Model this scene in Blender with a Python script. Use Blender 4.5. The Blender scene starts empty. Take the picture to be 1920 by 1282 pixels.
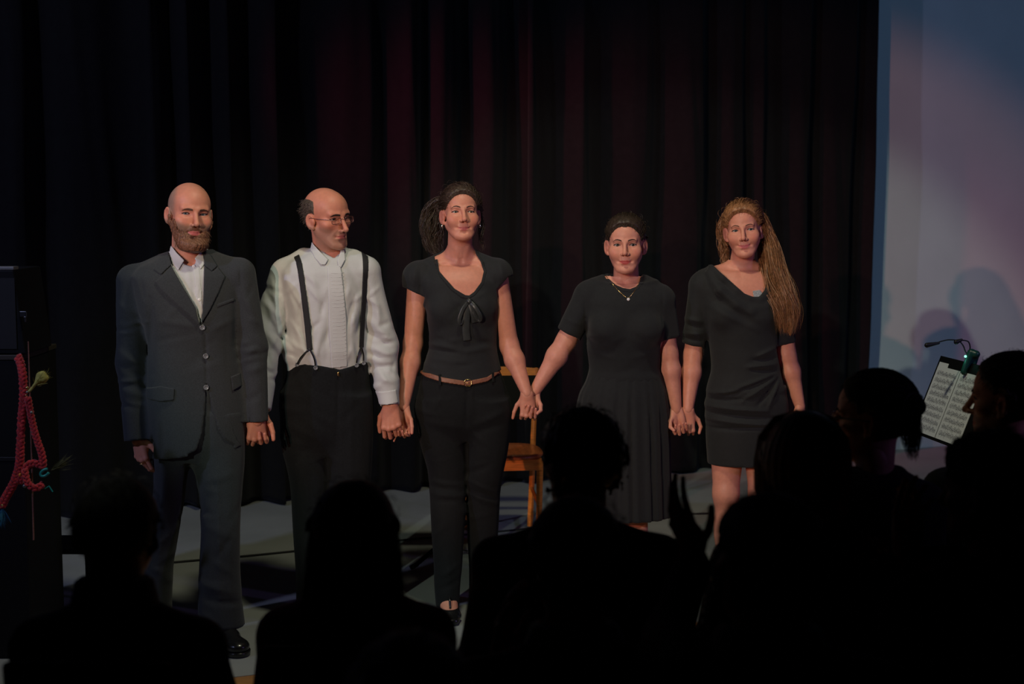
import bpy, math, random
import numpy as np
from mathutils import Matrix, Vector

# ------------------------------------------------------------------ camera
SC = bpy.context.scene
COL = SC.collection
FPX = 50.0 / 36.0 * 1920.0
PITCH = math.radians(5.85)
CAMZ = 1.75
cam_d = bpy.data.cameras.new('camera')
cam_d.lens = 50.0; cam_d.sensor_width = 36.0
cam_d.dof.use_dof = True; cam_d.dof.focus_distance = 5.75; cam_d.dof.aperture_fstop = 2.6
cam = bpy.data.objects.new('camera', cam_d); COL.objects.link(cam)
cam.location = (0, 0, CAMZ)
cam.rotation_euler = (math.pi / 2 - PITCH, 0, 0)
SC.camera = cam

# ------------------------------------------------------------------ world and lights
SC.view_settings.view_transform = 'Standard'
SC.view_settings.look = 'None'
SC.view_settings.exposure = 0.0
SC.view_settings.gamma = 1.0
SC.view_settings.use_curve_mapping = False
wd = bpy.data.worlds.new('world'); SC.world = wd; wd.use_nodes = True
wd.node_tree.nodes['Background'].inputs[0].default_value = (0.35, 0.4, 0.55, 1)
wd.node_tree.nodes['Background'].inputs[1].default_value = 0.0

def spot(name, loc, target, power, color, angle, blend, radius):
    l = bpy.data.lights.new(name, 'SPOT')
    l.energy = power; l.color = color; l.spot_size = math.radians(angle); l.spot_blend = blend
    l.shadow_soft_size = radius
    o = bpy.data.objects.new(name, l); COL.objects.link(o)
    o.location = loc
    d = Vector(target) - Vector(loc)
    o.rotation_euler = d.to_track_quat('-Z', 'Y').to_euler()
    return o

def aim(loc, az, el, d=8.0):
    a, e = math.radians(az), math.radians(el)
    return (loc[0] + d * math.sin(a), loc[1] + d * math.cos(a), loc[2] + d * math.tan(e))
KA, KB = (-3.36, -1.6, 2.65), (-2.91, -1.6, 3.22)          # two lamps of one rig behind the audience
spot('stage_lamp_rose_offscreen', KA, aim(KA, 24.2, -7.4), 640, (1.0, 0.42, 0.32), 19.8, 0.40, 0.04)
spot('stage_lamp_key_offscreen', KB, aim(KB, 21.0, -13.6), 600, (0.86, 1.0, 0.84), 20.5, 0.35, 0.04)
spot('stage_lamp_blue_wash_offscreen', (4.6, -0.6, 4.4), (2.2, 9.6, 2.9), 330, (0.24, 0.47, 0.88), 44, 0.8, 0.10)
spot('stage_lamp_blue_side_offscreen', (-4.5, 2.5, 3.8), (-1.3, 7.4, 1.5), 260, (0.50, 0.56, 1.0), 62, 0.8, 0.08)
spot('stage_lamp_violet_side_offscreen', (4.4, 3.2, 2.7), (0.2, 6.0, 1.0), 70, (0.50, 0.34, 1.0), 50, 0.8, 0.08)
spot('stage_lamp_red_side_offscreen', (-3.3, 5.3, 3.7), (0.7, 8.8, 1.5), 420, (1.0, 0.10, 0.20), 27, 0.9, 0.10)
spot('stage_lamp_top_wash_offscreen', (0.0, 4.4, 4.4), (0.1, 6.6, 0.0), 150, (1.0, 0.97, 0.70), 78, 0.6, 0.15)

# ------------------------------------------------------------------ pixel helpers
def ray(px, py):
    a = (px - 960.0) / FPX; b = (641.0 - py) / FPX
    return np.array([a, math.cos(PITCH) + b * math.sin(PITCH), -math.sin(PITCH) + b * math.cos(PITCH)])
def W(px, py, Y):
    d = ray(px, py)
    return np.array([0, 0, CAMZ]) + d * (Y / d[1])
def WZ(px, py, z):
    d = ray(px, py)
    return np.array([0, 0, CAMZ]) + d * ((z - CAMZ) / d[2])

# ------------------------------------------------------------------ materials
def mk(name, color, rough=0.8, metal=0.0, sheen=0.0, nscale=0.0, namt=0.0, bump=0.0, bscale=200.0, spec=0.5,
       attr=None, emit=None, estr=0.0, wave=None, coat=0.0, trans=0.0, ior=1.45, sss=0.0, stretch=None):
    m = bpy.data.materials.new(name); m.use_nodes = True
    nt = m.node_tree; b = nt.nodes['Principled BSDF']; L = nt.links
    b.inputs['Base Color'].default_value = (*color, 1)
    b.inputs['Roughness'].default_value = rough
    b.inputs['Metallic'].default_value = metal
    b.inputs['Specular IOR Level'].default_value = spec
    b.inputs['Coat Weight'].default_value = coat
    b.inputs['Transmission Weight'].default_value = trans
    b.inputs['IOR'].default_value = ior
    if sheen:
        b.inputs['Sheen Weight'].default_value = sheen
        b.inputs['Sheen Roughness'].default_value = 0.6
    if sss:
        b.inputs['Subsurface Weight'].default_value = sss
        b.inputs['Subsurface Radius'].default_value = (0.010, 0.004, 0.002)
        b.inputs['Subsurface Scale'].default_value = 1.0
    if emit:
        b.inputs['Emission Color'].default_value = (*emit, 1); b.inputs['Emission Strength'].default_value = estr
    tc = nt.nodes.new('ShaderNodeTexCoord')
    src = None
    if attr:
        a = nt.nodes.new('ShaderNodeAttribute'); a.attribute_name = attr
        src = a.outputs['Color']
    if namt:
        n = nt.nodes.new('ShaderNodeTexNoise'); n.inputs['Scale'].default_value = nscale; n.inputs['Detail'].default_value = 4
        vec = tc.outputs['Object']
        if stretch:
            mp = nt.nodes.new('ShaderNodeMapping'); mp.inputs['Scale'].default_value = stretch
            L.new(vec, mp.inputs['Vector']); vec = mp.outputs['Vector']
        L.new(vec, n.inputs['Vector'])
        mr = nt.nodes.new('ShaderNodeMapRange'); mr.inputs[1].default_value = 0.3; mr.inputs[2].default_value = 0.7
        mr.inputs[3].default_value = 1 - namt; mr.inputs[4].default_value = 1 + namt
        L.new(n.outputs['Fac'], mr.inputs[0])
        mx = nt.nodes.new('ShaderNodeMix'); mx.data_type = 'RGBA'; mx.blend_type = 'MULTIPLY'; mx.inputs[0].default_value = 1
        if src is not None: L.new(src, mx.inputs[6])
        else: mx.inputs[6].default_value = (*color, 1)
        L.new(mr.outputs[0], mx.inputs[7]); src = mx.outputs[2]
    if src is not None: L.new(src, b.inputs['Base Color'])
    if bump:
        n2 = nt.nodes.new('ShaderNodeTexNoise'); n2.inputs['Scale'].default_value = bscale; n2.inputs['Detail'].default_value = 3
        L.new(tc.outputs['Object'], n2.inputs['Vector'])
        bp = nt.nodes.new('ShaderNodeBump'); bp.inputs['Strength'].default_value = bump; bp.inputs['Distance'].default_value = 0.004
        L.new(n2.outputs['Fac'], bp.inputs['Height']); L.new(bp.outputs['Normal'], b.inputs['Normal'])
    return m

M = {}
M['skin'] = mk('skin', (0.6, 0.3, 0.2), 0.48, attr='tint', nscale=60, namt=0.06, bump=0.06, bscale=260, spec=0.4, sss=0.12)
M['suit'] = mk('charcoal_wool', (0.0275, 0.032, 0.035), 0.85, spec=0.3, sheen=0.08, nscale=220, namt=0.18, bump=0.10, bscale=600)
M['shirt'] = mk('white_cotton', (0.52, 0.535, 0.525), 0.8, nscale=14, namt=0.05, bump=0.22, bscale=45)
M['shirt_fine'] = mk('white_cotton_collar', (0.55, 0.565, 0.555), 0.8, nscale=14, namt=0.04, bump=0.05, bscale=60)
M['black_wool'] = mk('black_wool', (0.0062, 0.0072, 0.0082), 0.9, spec=0.25, sheen=0.02, nscale=120, namt=0.2, bump=0.12, bscale=300)
M['black_jersey'] = mk('black_jersey', (0.0058, 0.0072, 0.0082), 0.82, sheen=0.06, nscale=60, namt=0.15, bump=0.10, bscale=260)
M['black_dress'] = mk('black_dress_cotton', (0.0050, 0.0064, 0.0080), 0.88, sheen=0.06, nscale=60, namt=0.15, bump=0.12, bscale=200)
M['black_chino'] = mk('black_stretch_cotton', (0.0055, 0.0062, 0.0066), 0.85, spec=0.25, sheen=0.02, nscale=90, namt=0.15, bump=0.10, bscale=240)
M['satin'] = mk('black_satin', (0.030, 0.034, 0.033), 0.38, nscale=30, namt=0.2)
M['black_leather'] = mk('black_leather', (0.010, 0.010, 0.010), 0.25, coat=0.3, bump=0.05, bscale=150)
M['brown_leather'] = mk('brown_leather', (0.22, 0.085, 0.045), 0.5, nscale=80, namt=0.15, bump=0.08, bscale=200)
M['black_elastic'] = mk('black_elastic', (0.010, 0.010, 0.011), 0.75, nscale=300, namt=0.2, bump=0.1, bscale=700)
M['metal'] = mk('bright_metal', (0.75, 0.76, 0.78), 0.22, metal=1.0)
M['dark_metal'] = mk('dark_metal', (0.05, 0.05, 0.052), 0.4, metal=0.8)
M['gold'] = mk('gold', (0.85, 0.55, 0.22), 0.25, metal=1.0)
M['pearl'] = mk('pearl', (0.85, 0.84, 0.82), 0.2, coat=0.4)
M['horn'] = mk('grey_horn_button', (0.16, 0.17, 0.18), 0.22, coat=0.5, nscale=200, namt=0.4)
M['glasses_metal'] = mk('glasses_metal', (0.32, 0.19, 0.16), 0.3, metal=0.9)
M['lens'] = mk('lens_glass', (1, 1, 1), 0.02, trans=1.0, ior=1.03, spec=0.3)
M['eye'] = mk('eye', (0.7, 0.7, 0.7), 0.12, attr='tint', spec=0.6)
M['lash'] = mk('eyelash', (0.012, 0.008, 0.007), 0.7)
M['brow_dark'] = mk('brow_dark', (0.035, 0.018, 0.012), 0.8, nscale=500, namt=0.3)
M['brow_mid'] = mk('brow_mid', (0.10, 0.05, 0.03), 0.8, nscale=500, namt=0.3)
M['beard'] = mk('beard_hair', (0.16, 0.068, 0.034), 0.6, nscale=160, namt=0.45)
M['hair_dark'] = mk('dark_brown_hair', (0.034, 0.021, 0.014), 0.5, nscale=120, namt=0.4)
M['hair_curly'] = mk('dark_curly_hair', (0.050, 0.031, 0.021), 0.5, nscale=120, namt=0.4)
M['hair_black'] = mk('near_black_hair', (0.010, 0.007, 0.006), 0.7, nscale=120, namt=0.4)
M['hair_fair'] = mk('light_brown_hair', (0.26, 0.118, 0.052), 0.45, nscale=90, namt=0.45)
M['hair_side'] = mk('grizzled_brown_hair', (0.072, 0.052, 0.036), 0.65, nscale=160, namt=0.5)
M['hair_blonde'] = mk('blonde_hair', (0.55, 0.38, 0.20), 0.45, nscale=70, namt=0.35)
M['hair_red'] = mk('auburn_hair', (0.055, 0.020, 0.014), 0.6, nscale=70, namt=0.35)
M['hair_grey'] = mk('grey_hair', (0.30, 0.26, 0.22), 0.6, nscale=70, namt=0.35)

def glass_mat(name, tint=(1, 1, 1), gloss=0.06):
    m = bpy.data.materials.new(name); m.use_nodes = True; nt = m.node_tree; nt.nodes.clear()
    o = nt.nodes.new('ShaderNodeOutputMaterial'); mx = nt.nodes.new('ShaderNodeMixShader'); tr = nt.nodes.new('ShaderNodeBsdfTransparent'); g = nt.nodes.new('ShaderNodeBsdfGlossy')
    tr.inputs[0].default_value = (*tint, 1); g.inputs['Roughness'].default_value = 0.03; mx.inputs[0].default_value = gloss
    nt.links.new(tr.outputs[0], mx.inputs[1]); nt.links.new(g.outputs[0], mx.inputs[2]); nt.links.new(mx.outputs[0], o.inputs[0]); return m
M['lens'] = glass_mat('lens_glass', (0.97, 0.97, 0.97), 0.05)
# ------------------------------------------------------------------ signed distance modelling kit
f4 = np.float32
def V3(*a): return np.array(a, dtype=float)
def nrm(v):
    v = np.asarray(v, float); return v / np.linalg.norm(v)
def smin(a, b, k):
    if k <= 0: return np.minimum(a, b)
    h = np.maximum(k - np.abs(a - b), 0) / k
    return np.minimum(a, b) - h * h * (k * 0.25)

def Ell(c, r, R=None):
    c = np.asarray(c, float); r = np.asarray(r, float) * np.ones(3)
    if R is None: ext = r
    else:
        R = np.asarray(R, float); ext = np.sqrt(((R * r[None, :]) ** 2).sum(1))
    def fn(x, y, z):
        dx, dy, dz = x - f4(c[0]), y - f4(c[1]), z - f4(c[2])
        if R is not None:
            dx, dy, dz = (f4(R[0, 0]) * dx + f4(R[1, 0]) * dy + f4(R[2, 0]) * dz, f4(R[0, 1]) * dx + f4(R[1, 1]) * dy + f4(R[2, 1]) * dz,
                          f4(R[0, 2]) * dx + f4(R[1, 2]) * dy + f4(R[2, 2]) * dz)
        a, b, d = dx / f4(r[0]), dy / f4(r[1]), dz / f4(r[2])
        k0 = np.sqrt(a * a + b * b + d * d)
        k1 = np.sqrt((a / f4(r[0])) ** 2 + (b / f4(r[1])) ** 2 + (d / f4(r[2])) ** 2) + f4(1e-6)
        return k0 * (k0 - 1) / k1
    return fn, c - ext, c + ext

def Cap(a, b, ra, rb=None, flat=None):
    """tapered capsule; flat = (direction, factor): cross-section scaled by factor along that direction"""
    a = np.asarray(a, float); b = np.asarray(b, float); rb = ra if rb is None else rb
    ab = b - a; L2 = float(ab @ ab) + 1e-12
    rm = max(ra, rb) * (max(1.0, flat[1]) if flat else 1.0)
    if flat:
        u = np.asarray(flat[0], float); u = u - ab * (u @ ab) / L2; u = u / np.linalg.norm(u); fc = flat[1]
    def fn(x, y, z):
        px, py, pz = x - f4(a[0]), y - f4(a[1]), z - f4(a[2])
        t = np.clip((px * f4(ab[0]) + py * f4(ab[1]) + pz * f4(ab[2])) / f4(L2), 0, 1)
        qx, qy, qz = px - t * f4(ab[0]), py - t * f4(ab[1]), pz - t * f4(ab[2])
        r = f4(ra) + t * f4(rb - ra)
        q2 = qx * qx + qy * qy + qz * qz
        if flat:
            qu = qx * f4(u[0]) + qy * f4(u[1]) + qz * f4(u[2])
            q2 = q2 - qu * qu + (qu / f4(fc)) ** 2
            return (np.sqrt(np.maximum(q2, 0)) - r) * f4(min(1.0, fc))
        return np.sqrt(q2) - r
    return fn, np.minimum(a, b) - rm, np.maximum(a, b) + rm

def dens(zs, cols, n=160):
    """smooth monotone-ish densification of loft rows (cubic Hermite with finite differences)"""
    zs = np.asarray(zs, float); o = np.argsort(zs); zs = zs[o]
    zz = np.linspace(zs[0], zs[-1], n); out = []
    for c in cols:
        c = np.asarray(c, float)[o]
        m = np.zeros_like(c); dl = np.diff(c) / np.diff(zs)
        if len(c) > 2:
            m[1:-1] = np.where(dl[:-1] * dl[1:] > 0, 2 * dl[:-1] * dl[1:] / (dl[:-1] + dl[1:] + 1e-12), 0)
        m[0] = dl[0]; m[-1] = dl[-1]
        i = np.clip(np.searchsorted(zs, zz) - 1, 0, len(zs) - 2)
        h = zs[i + 1] - zs[i]; t = (zz - zs[i]) / h
        out.append((2 * t ** 3 - 3 * t ** 2 + 1) * c[i] + (t ** 3 - 2 * t ** 2 + t) * h * m[i] + (-2 * t ** 3 + 3 * t ** 2) * c[i + 1] + (t ** 3 - t ** 2) * h * m[i + 1])
    return zz, out

def Loft(rows, n=2.3, off=0.0, fold=None, captop=True, capbot=True, back=None):
    """rows: (z, cx, cy, rx, ry); superellipse sections. fold(ang, z) -> radial displacement in metres"""
    rows = np.asarray(rows, float)
    zz, (cx, cy, rx, ry) = dens(rows[:, 0], [rows[:, 1], rows[:, 2], rows[:, 3], rows[:, 4]])
    rx = rx + off; ry = ry + off
    fx = 1.25 if fold else 1.0
    lo = V3((cx - rx * fx).min(), (cy - ry * fx).min(), zz[0]); hi = V3((cx + rx * fx).max(), (cy + ry * fx).max(), zz[-1])
    def fn(x, y, z):
        zf = z.ravel()
        g = lambda a: np.interp(zf, zz, a).astype(f4).reshape(z.shape)
        CX, CY, RX, RY = g(cx), g(cy), g(rx), g(ry)
        dx, dy = x - CX, y - CY
        a, b = np.abs(dx) / RX, np.abs(dy) / RY
        k0 = (a ** f4(n) + b ** f4(n)) ** f4(1.0 / n)
        d = np.sqrt(dx * dx + dy * dy)
        dd = d * (1 - 1 / np.maximum(k0, f4(0.05)))
        dd = np.maximum(dd, -np.minimum(RX, RY) + 0 * dd)
        if fold is not None:
            dd = dd - fold(np.arctan2(dy / RY, dx / RX), z)
        if captop: dd = np.maximum(dd, z - f4(zz[-1]))
        if capbot: dd = np.maximum(dd, f4(zz[0]) - z)
        return dd
    return fn, lo, hi

def poly2(pts):
    """signed distance to polygon, points (u, v)"""
    P = np.asarray(pts, float)
    def fn(u, v):
        u, v = np.broadcast_arrays(u, v)
        d = np.full(u.shape, 1e9, f4); s = np.ones(u.shape, f4)
        n = len(P); j = n - 1
        for i in range(n):
            e = P[j] - P[i]; wu, wv = u - f4(P[i][0]), v - f4(P[i][1])
            t = np.clip((wu * f4(e[0]) + wv * f4(e[1])) / f4(e @ e + 1e-12), 0, 1)
            bu, bv = wu - f4(e[0]) * t, wv - f4(e[1]) * t
            d = np.minimum(d, bu * bu + bv * bv)
            c1 = v >= P[i][1]; c2 = v < P[j][1]; c3 = e[0] * wv > e[1] * wu
            flip = (c1 & c2 & c3) | (~c1 & ~c2 & ~c3)
            s = np.where(flip, -s, s); j = i
        return s * np.sqrt(d)
    return fn

class Field:
    def __init__(s): s.ops = []; s.post = []
    def u(s, prim, k=0.0): s.ops.append(('u', *prim, k)); return s
    def sub(s, prim, k=0.0): s.ops.append(('s', *prim, k)); return s
    def cut(s, fn): s.post.append(('cut', fn)); return s        # keep where fn < 0
    def disp(s, fn): s.post.append(('disp', fn)); return s      # D -= fn
    def copy(s):
        o = Field(); o.ops = list(s.ops); o.post = list(s.post); return o
    def bounds(s):
        lo = np.min([o[2] for o in s.ops if o[0] == 'u'], 0); hi = np.max([o[3] for o in s.ops if o[0] == 'u'], 0)
        return lo, hi
    def eval(s, ax, ay, az, far=0.12):
        D = np.full((len(ax), len(ay), len(az)), far, f4)
        for m, fn, lo, hi, k in s.ops:
            p = 0.04 + k
            sl = []
            for A, l, h in ((ax, lo[0], hi[0]), (ay, lo[1], hi[1]), (az, lo[2], hi[2])):
                i0, i1 = np.searchsorted(A, l - p), np.searchsorted(A, h + p); sl.append(slice(i0, i1))
            if any(q.start >= q.stop for q in sl): continue
            sl = tuple(sl)
            d = fn(ax[sl[0]][:, None, None], ay[sl[1]][None, :, None], az[sl[2]][None, None, :])
            v = D[sl]
            D[sl] = smin(v, d, k) if m == 'u' else -smin(-v, d, k)
        x, y, z = ax[:, None, None], ay[None, :, None], az[None, None, :]
        for m, fn in s.post:
            if m == 'cut': D = np.maximum(D, fn(x, y, z))
            else: D = D - fn(x, y, z)
        return D

def snet(D, o, h):
    neg = D < 0
    c = np.zeros(tuple(n - 1 for n in D.shape), np.int8)
    offs = [(a, b, e) for a in (0, 1) for b in (0, 1) for e in (0, 1)]
    n = D.shape
    for a, b, e in offs: c += neg[a:n[0] - 1 + a, b:n[1] - 1 + b, e:n[2] - 1 + e]
    m = (c > 0) & (c < 8)
    I, J, K = np.nonzero(m)
    if len(I) == 0: return np.zeros((0, 3)), np.zeros((0, 4), int)
    idx = np.full(m.shape, -1, np.int64); idx[m] = np.arange(len(I))
    val = {of: D[I + of[0], J + of[1], K + of[2]] for of in offs}
    acc = np.zeros((len(I), 3)); cnt = np.zeros(len(I))
    for p in offs:
        for ax in range(3):
            if p[ax]: continue
            q = list(p); q[ax] = 1; q = tuple(q)
            v0, v1 = val[p], val[q]; cr = (v0 < 0) != (v1 < 0)
            t = np.where(cr, v0 / np.where(cr, v0 - v1, 1), 0)
            for a in range(3):
                acc[:, a] += np.where(cr, p[a] + (t if a == ax else 0), 0)
            cnt += cr
    Vt = np.asarray(o) + h * (np.stack([I, J, K], 1) + acc / cnt[:, None])
    Q = []
    for ax in range(3):
        a1, a2 = (ax + 1) % 3, (ax + 2) % 3
        s0 = [slice(None)] * 3; s1 = [slice(None)] * 3
        s0[ax] = slice(0, -1); s1[ax] = slice(1, None)
        ch = neg[tuple(s0)] != neg[tuple(s1)]
        e = np.nonzero(ch); E = np.stack(e, 1)
        ok = (E[:, a1] >= 1) & (E[:, a1] < n[a1] - 1) & (E[:, a2] >= 1) & (E[:, a2] < n[a2] - 1)
        E = E[ok]
        if len(E) == 0: continue
        def cell(d1, d2):
            C = E.copy(); C[:, a1] += d1; C[:, a2] += d2
            return idx[C[:, 0], C[:, 1], C[:, 2]]
        q = np.stack([cell(-1, -1), cell(0, -1), cell(0, 0), cell(-1, 0)], 1)
        inside = neg[E[:, 0], E[:, 1], E[:, 2]]
        q[~inside] = q[~inside][:, ::-1]
        Q.append(q)
    return Vt, np.concatenate(Q)

def polygonise(F, h, lo=None, hi=None, pad=0.03):
    bl, bh = F.bounds()
    lo = bl - pad if lo is None else np.asarray(lo, float); hi = bh + pad if hi is None else np.asarray(hi, float)
    ax, ay, az = [np.arange(lo[i], hi[i] + h, h).astype(f4) for i in range(3)]
    D = F.eval(ax, ay, az)
    return snet(D, lo, h)

# ------------------------------------------------------------------ mesh objects
def np_mesh(name, V, Fc, smooth=True, tint=None):
    V = np.asarray(V, float); me = bpy.data.meshes.new(name)
    if isinstance(Fc, np.ndarray):
        nf, k = Fc.shape
        me.vertices.add(len(V)); me.vertices.foreach_set('co', V.astype(f4).ravel())
        me.loops.add(nf * k); me.loops.foreach_set('vertex_index', Fc.astype(np.int32).ravel())
        me.polygons.add(nf); me.polygons.foreach_set('loop_start', np.arange(0, nf * k, k, dtype=np.int32))
        me.polygons.foreach_set('loop_total', np.full(nf, k, np.int32))
        me.update(calc_edges=True); me.validate()
    else:
        me.from_pydata([tuple(v) for v in V], [], [tuple(f) for f in Fc]); me.update()
    if smooth: me.polygons.foreach_set('use_smooth', np.ones(len(me.polygons), bool))
    if tint is not None:
        at = me.color_attributes.new('tint', 'FLOAT_COLOR', 'POINT')
        c = np.ones((len(V), 4), f4); c[:, :3] = tint
        at.data.foreach_set('color', c.ravel())
    return me

def link(name, me, mat=None, parent=None, loc=None, rotz=0.0):
    o = bpy.data.objects.new(name, me); COL.objects.link(o)
    if mat is not None: me.materials.append(M[mat] if isinstance(mat, str) else mat)
    if loc is not None: o.location = loc
    o.rotation_euler = (0, 0, rotz)
    if parent is not None: o.parent = parent
    return o

def tag(o, label=None, cat=None, group=None, kind=None):
    if label: o['label'] = label
    if cat: o['category'] = cat
    if group: o['group'] = group
    if kind: o['kind'] = kind
    return o

def joinm(parts):
    Vs, Fs, n = [], [], 0
    for V, Fc in parts:
        V = np.asarray(V, float).reshape(-1, 3); Vs.append(V)
        if isinstance(Fc, np.ndarray): Fs.extend((Fc + n).tolist())
        else: Fs.extend([[i + n for i in f] for f in Fc])
        n += len(V)
    return np.concatenate(Vs), Fs

def tube(pts, r, n=8, closed=False, capped=True, flat=None):
    """swept tube; r scalar or list; flat=(normal vector, factor)"""
    P = np.asarray(pts, float); m = len(P); r = np.ones(m) * r
    T = np.gradient(P, axis=0) if not closed else (np.roll(P, -1, 0) - np.roll(P, 1, 0))
    T = T / (np.linalg.norm(T, axis=1)[:, None] + 1e-12)
    up = np.array([0, 0, 1.0]) if abs(T[0, 2]) < 0.9 else np.array([1.0, 0, 0])
    if flat is not None: up = np.asarray(flat[0], float)
    V = []
    N = nrm(np.cross(np.cross(T[0], up), T[0]))
    for i in range(m):
        if flat is not None: N = up - T[i] * (up @ T[i])
        else: N = N - T[i] * (N @ T[i])
        N = nrm(N); B = np.cross(T[i], N)
        for k in range(n):
            a = 2 * math.pi * k / n
            fa = flat[1] if flat is not None else 1.0
            V.append(P[i] + r[i] * (math.cos(a) * N * fa + math.sin(a) * B))
    Fc = []
    for i in range(m if closed else m - 1):
        j = (i + 1) % m
        for k in range(n):
            l = (k + 1) % n
            Fc.append([i * n + k, i * n + l, j * n + l, j * n + k])
    if capped and not closed:
        Fc.append([k for k in range(n)][::-1]); Fc.append([(m - 1) * n + k for k in range(n)])
    return np.array(V), Fc

def boxm(lo, hi):
    lo = np.asarray(lo, float); hi = np.asarray(hi, float)
    V = np.array([[(lo, hi)[a][0], (lo, hi)[b][1], (lo, hi)[c][2]] for a in (0, 1) for b in (0, 1) for c in (0, 1)])
    return V, [[0, 1, 3, 2], [4, 6, 7, 5], [0, 4, 5, 1], [2, 3, 7, 6], [0, 2, 6, 4], [1, 5, 7, 3]]

def bevel(o, w=0.003, seg=2):
    m = o.modifiers.new('bevel', 'BEVEL'); m.width = w; m.segments = seg; m.limit_method = 'ANGLE'
    return o

def lathe(prof, n=20, c=(0, 0, 0)):
    V = []; Fc = []
    for r, z in prof:
        for k in range(n):
            a = 2 * math.pi * k / n; V.append((c[0] + r * math.cos(a), c[1] + r * math.sin(a), c[2] + z))
    for i in range(len(prof) - 1):
        for k in range(n):
            l = (k + 1) % n; Fc.append([i * n + k, i * n + l, (i + 1) * n + l, (i + 1) * n + k])
    Fc.append(list(range(n))[::-1]); Fc.append([(len(prof) - 1) * n + k for k in range(n)])
    return np.array(V), Fc

def rotz(a): return np.array([[math.cos(a), -math.sin(a), 0], [math.sin(a), math.cos(a), 0], [0, 0, 1]])
def rotx(a): return np.array([[1, 0, 0], [0, math.cos(a), -math.sin(a)], [0, math.sin(a), math.cos(a)]])
def roty(a): return np.array([[math.cos(a), 0, math.sin(a)], [0, 1, 0], [-math.sin(a), 0, math.cos(a)]])
D2R = math.pi / 180

def catmull(pts, n):
    P = np.asarray(pts, float); t = np.linspace(0, len(P) - 1, n); out = []
    for q in t:
        i = min(int(q), len(P) - 2); f = q - i
        p0, p1, p2, p3 = P[max(i - 1, 0)], P[i], P[i + 1], P[min(i + 2, len(P) - 1)]
        out.append(0.5 * ((2 * p1) + (-p0 + p2) * f + (2 * p0 - 5 * p1 + 4 * p2 - p3) * f * f + (-p0 + 3 * p1 - 3 * p2 + p3) * f ** 3))
    return np.array(out)

def wobble(amp, sx, sy, sz, seed):
    """smooth cloth undulation: sum of warped sines"""
    rg = np.random.RandomState(seed); C = []
    for i in range(5):
        C.append((rg.uniform(-1, 1, 3) * (sx, sy, sz), rg.uniform(0, 6.28), rg.uniform(0.5, 1)))
    def fn(x, y, z):
        s = 0; w = 0.6 * np.sin(x * f4(sx * 0.31) + z * f4(sz * 0.27) + f4(seed))
        for v, p, a in C:
            s = s + f4(a) * np.sin(x * f4(v[0]) + y * f4(v[1]) + z * f4(v[2]) + f4(p) + w)
        return s * f4(amp / 2.5)
    return fn
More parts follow.
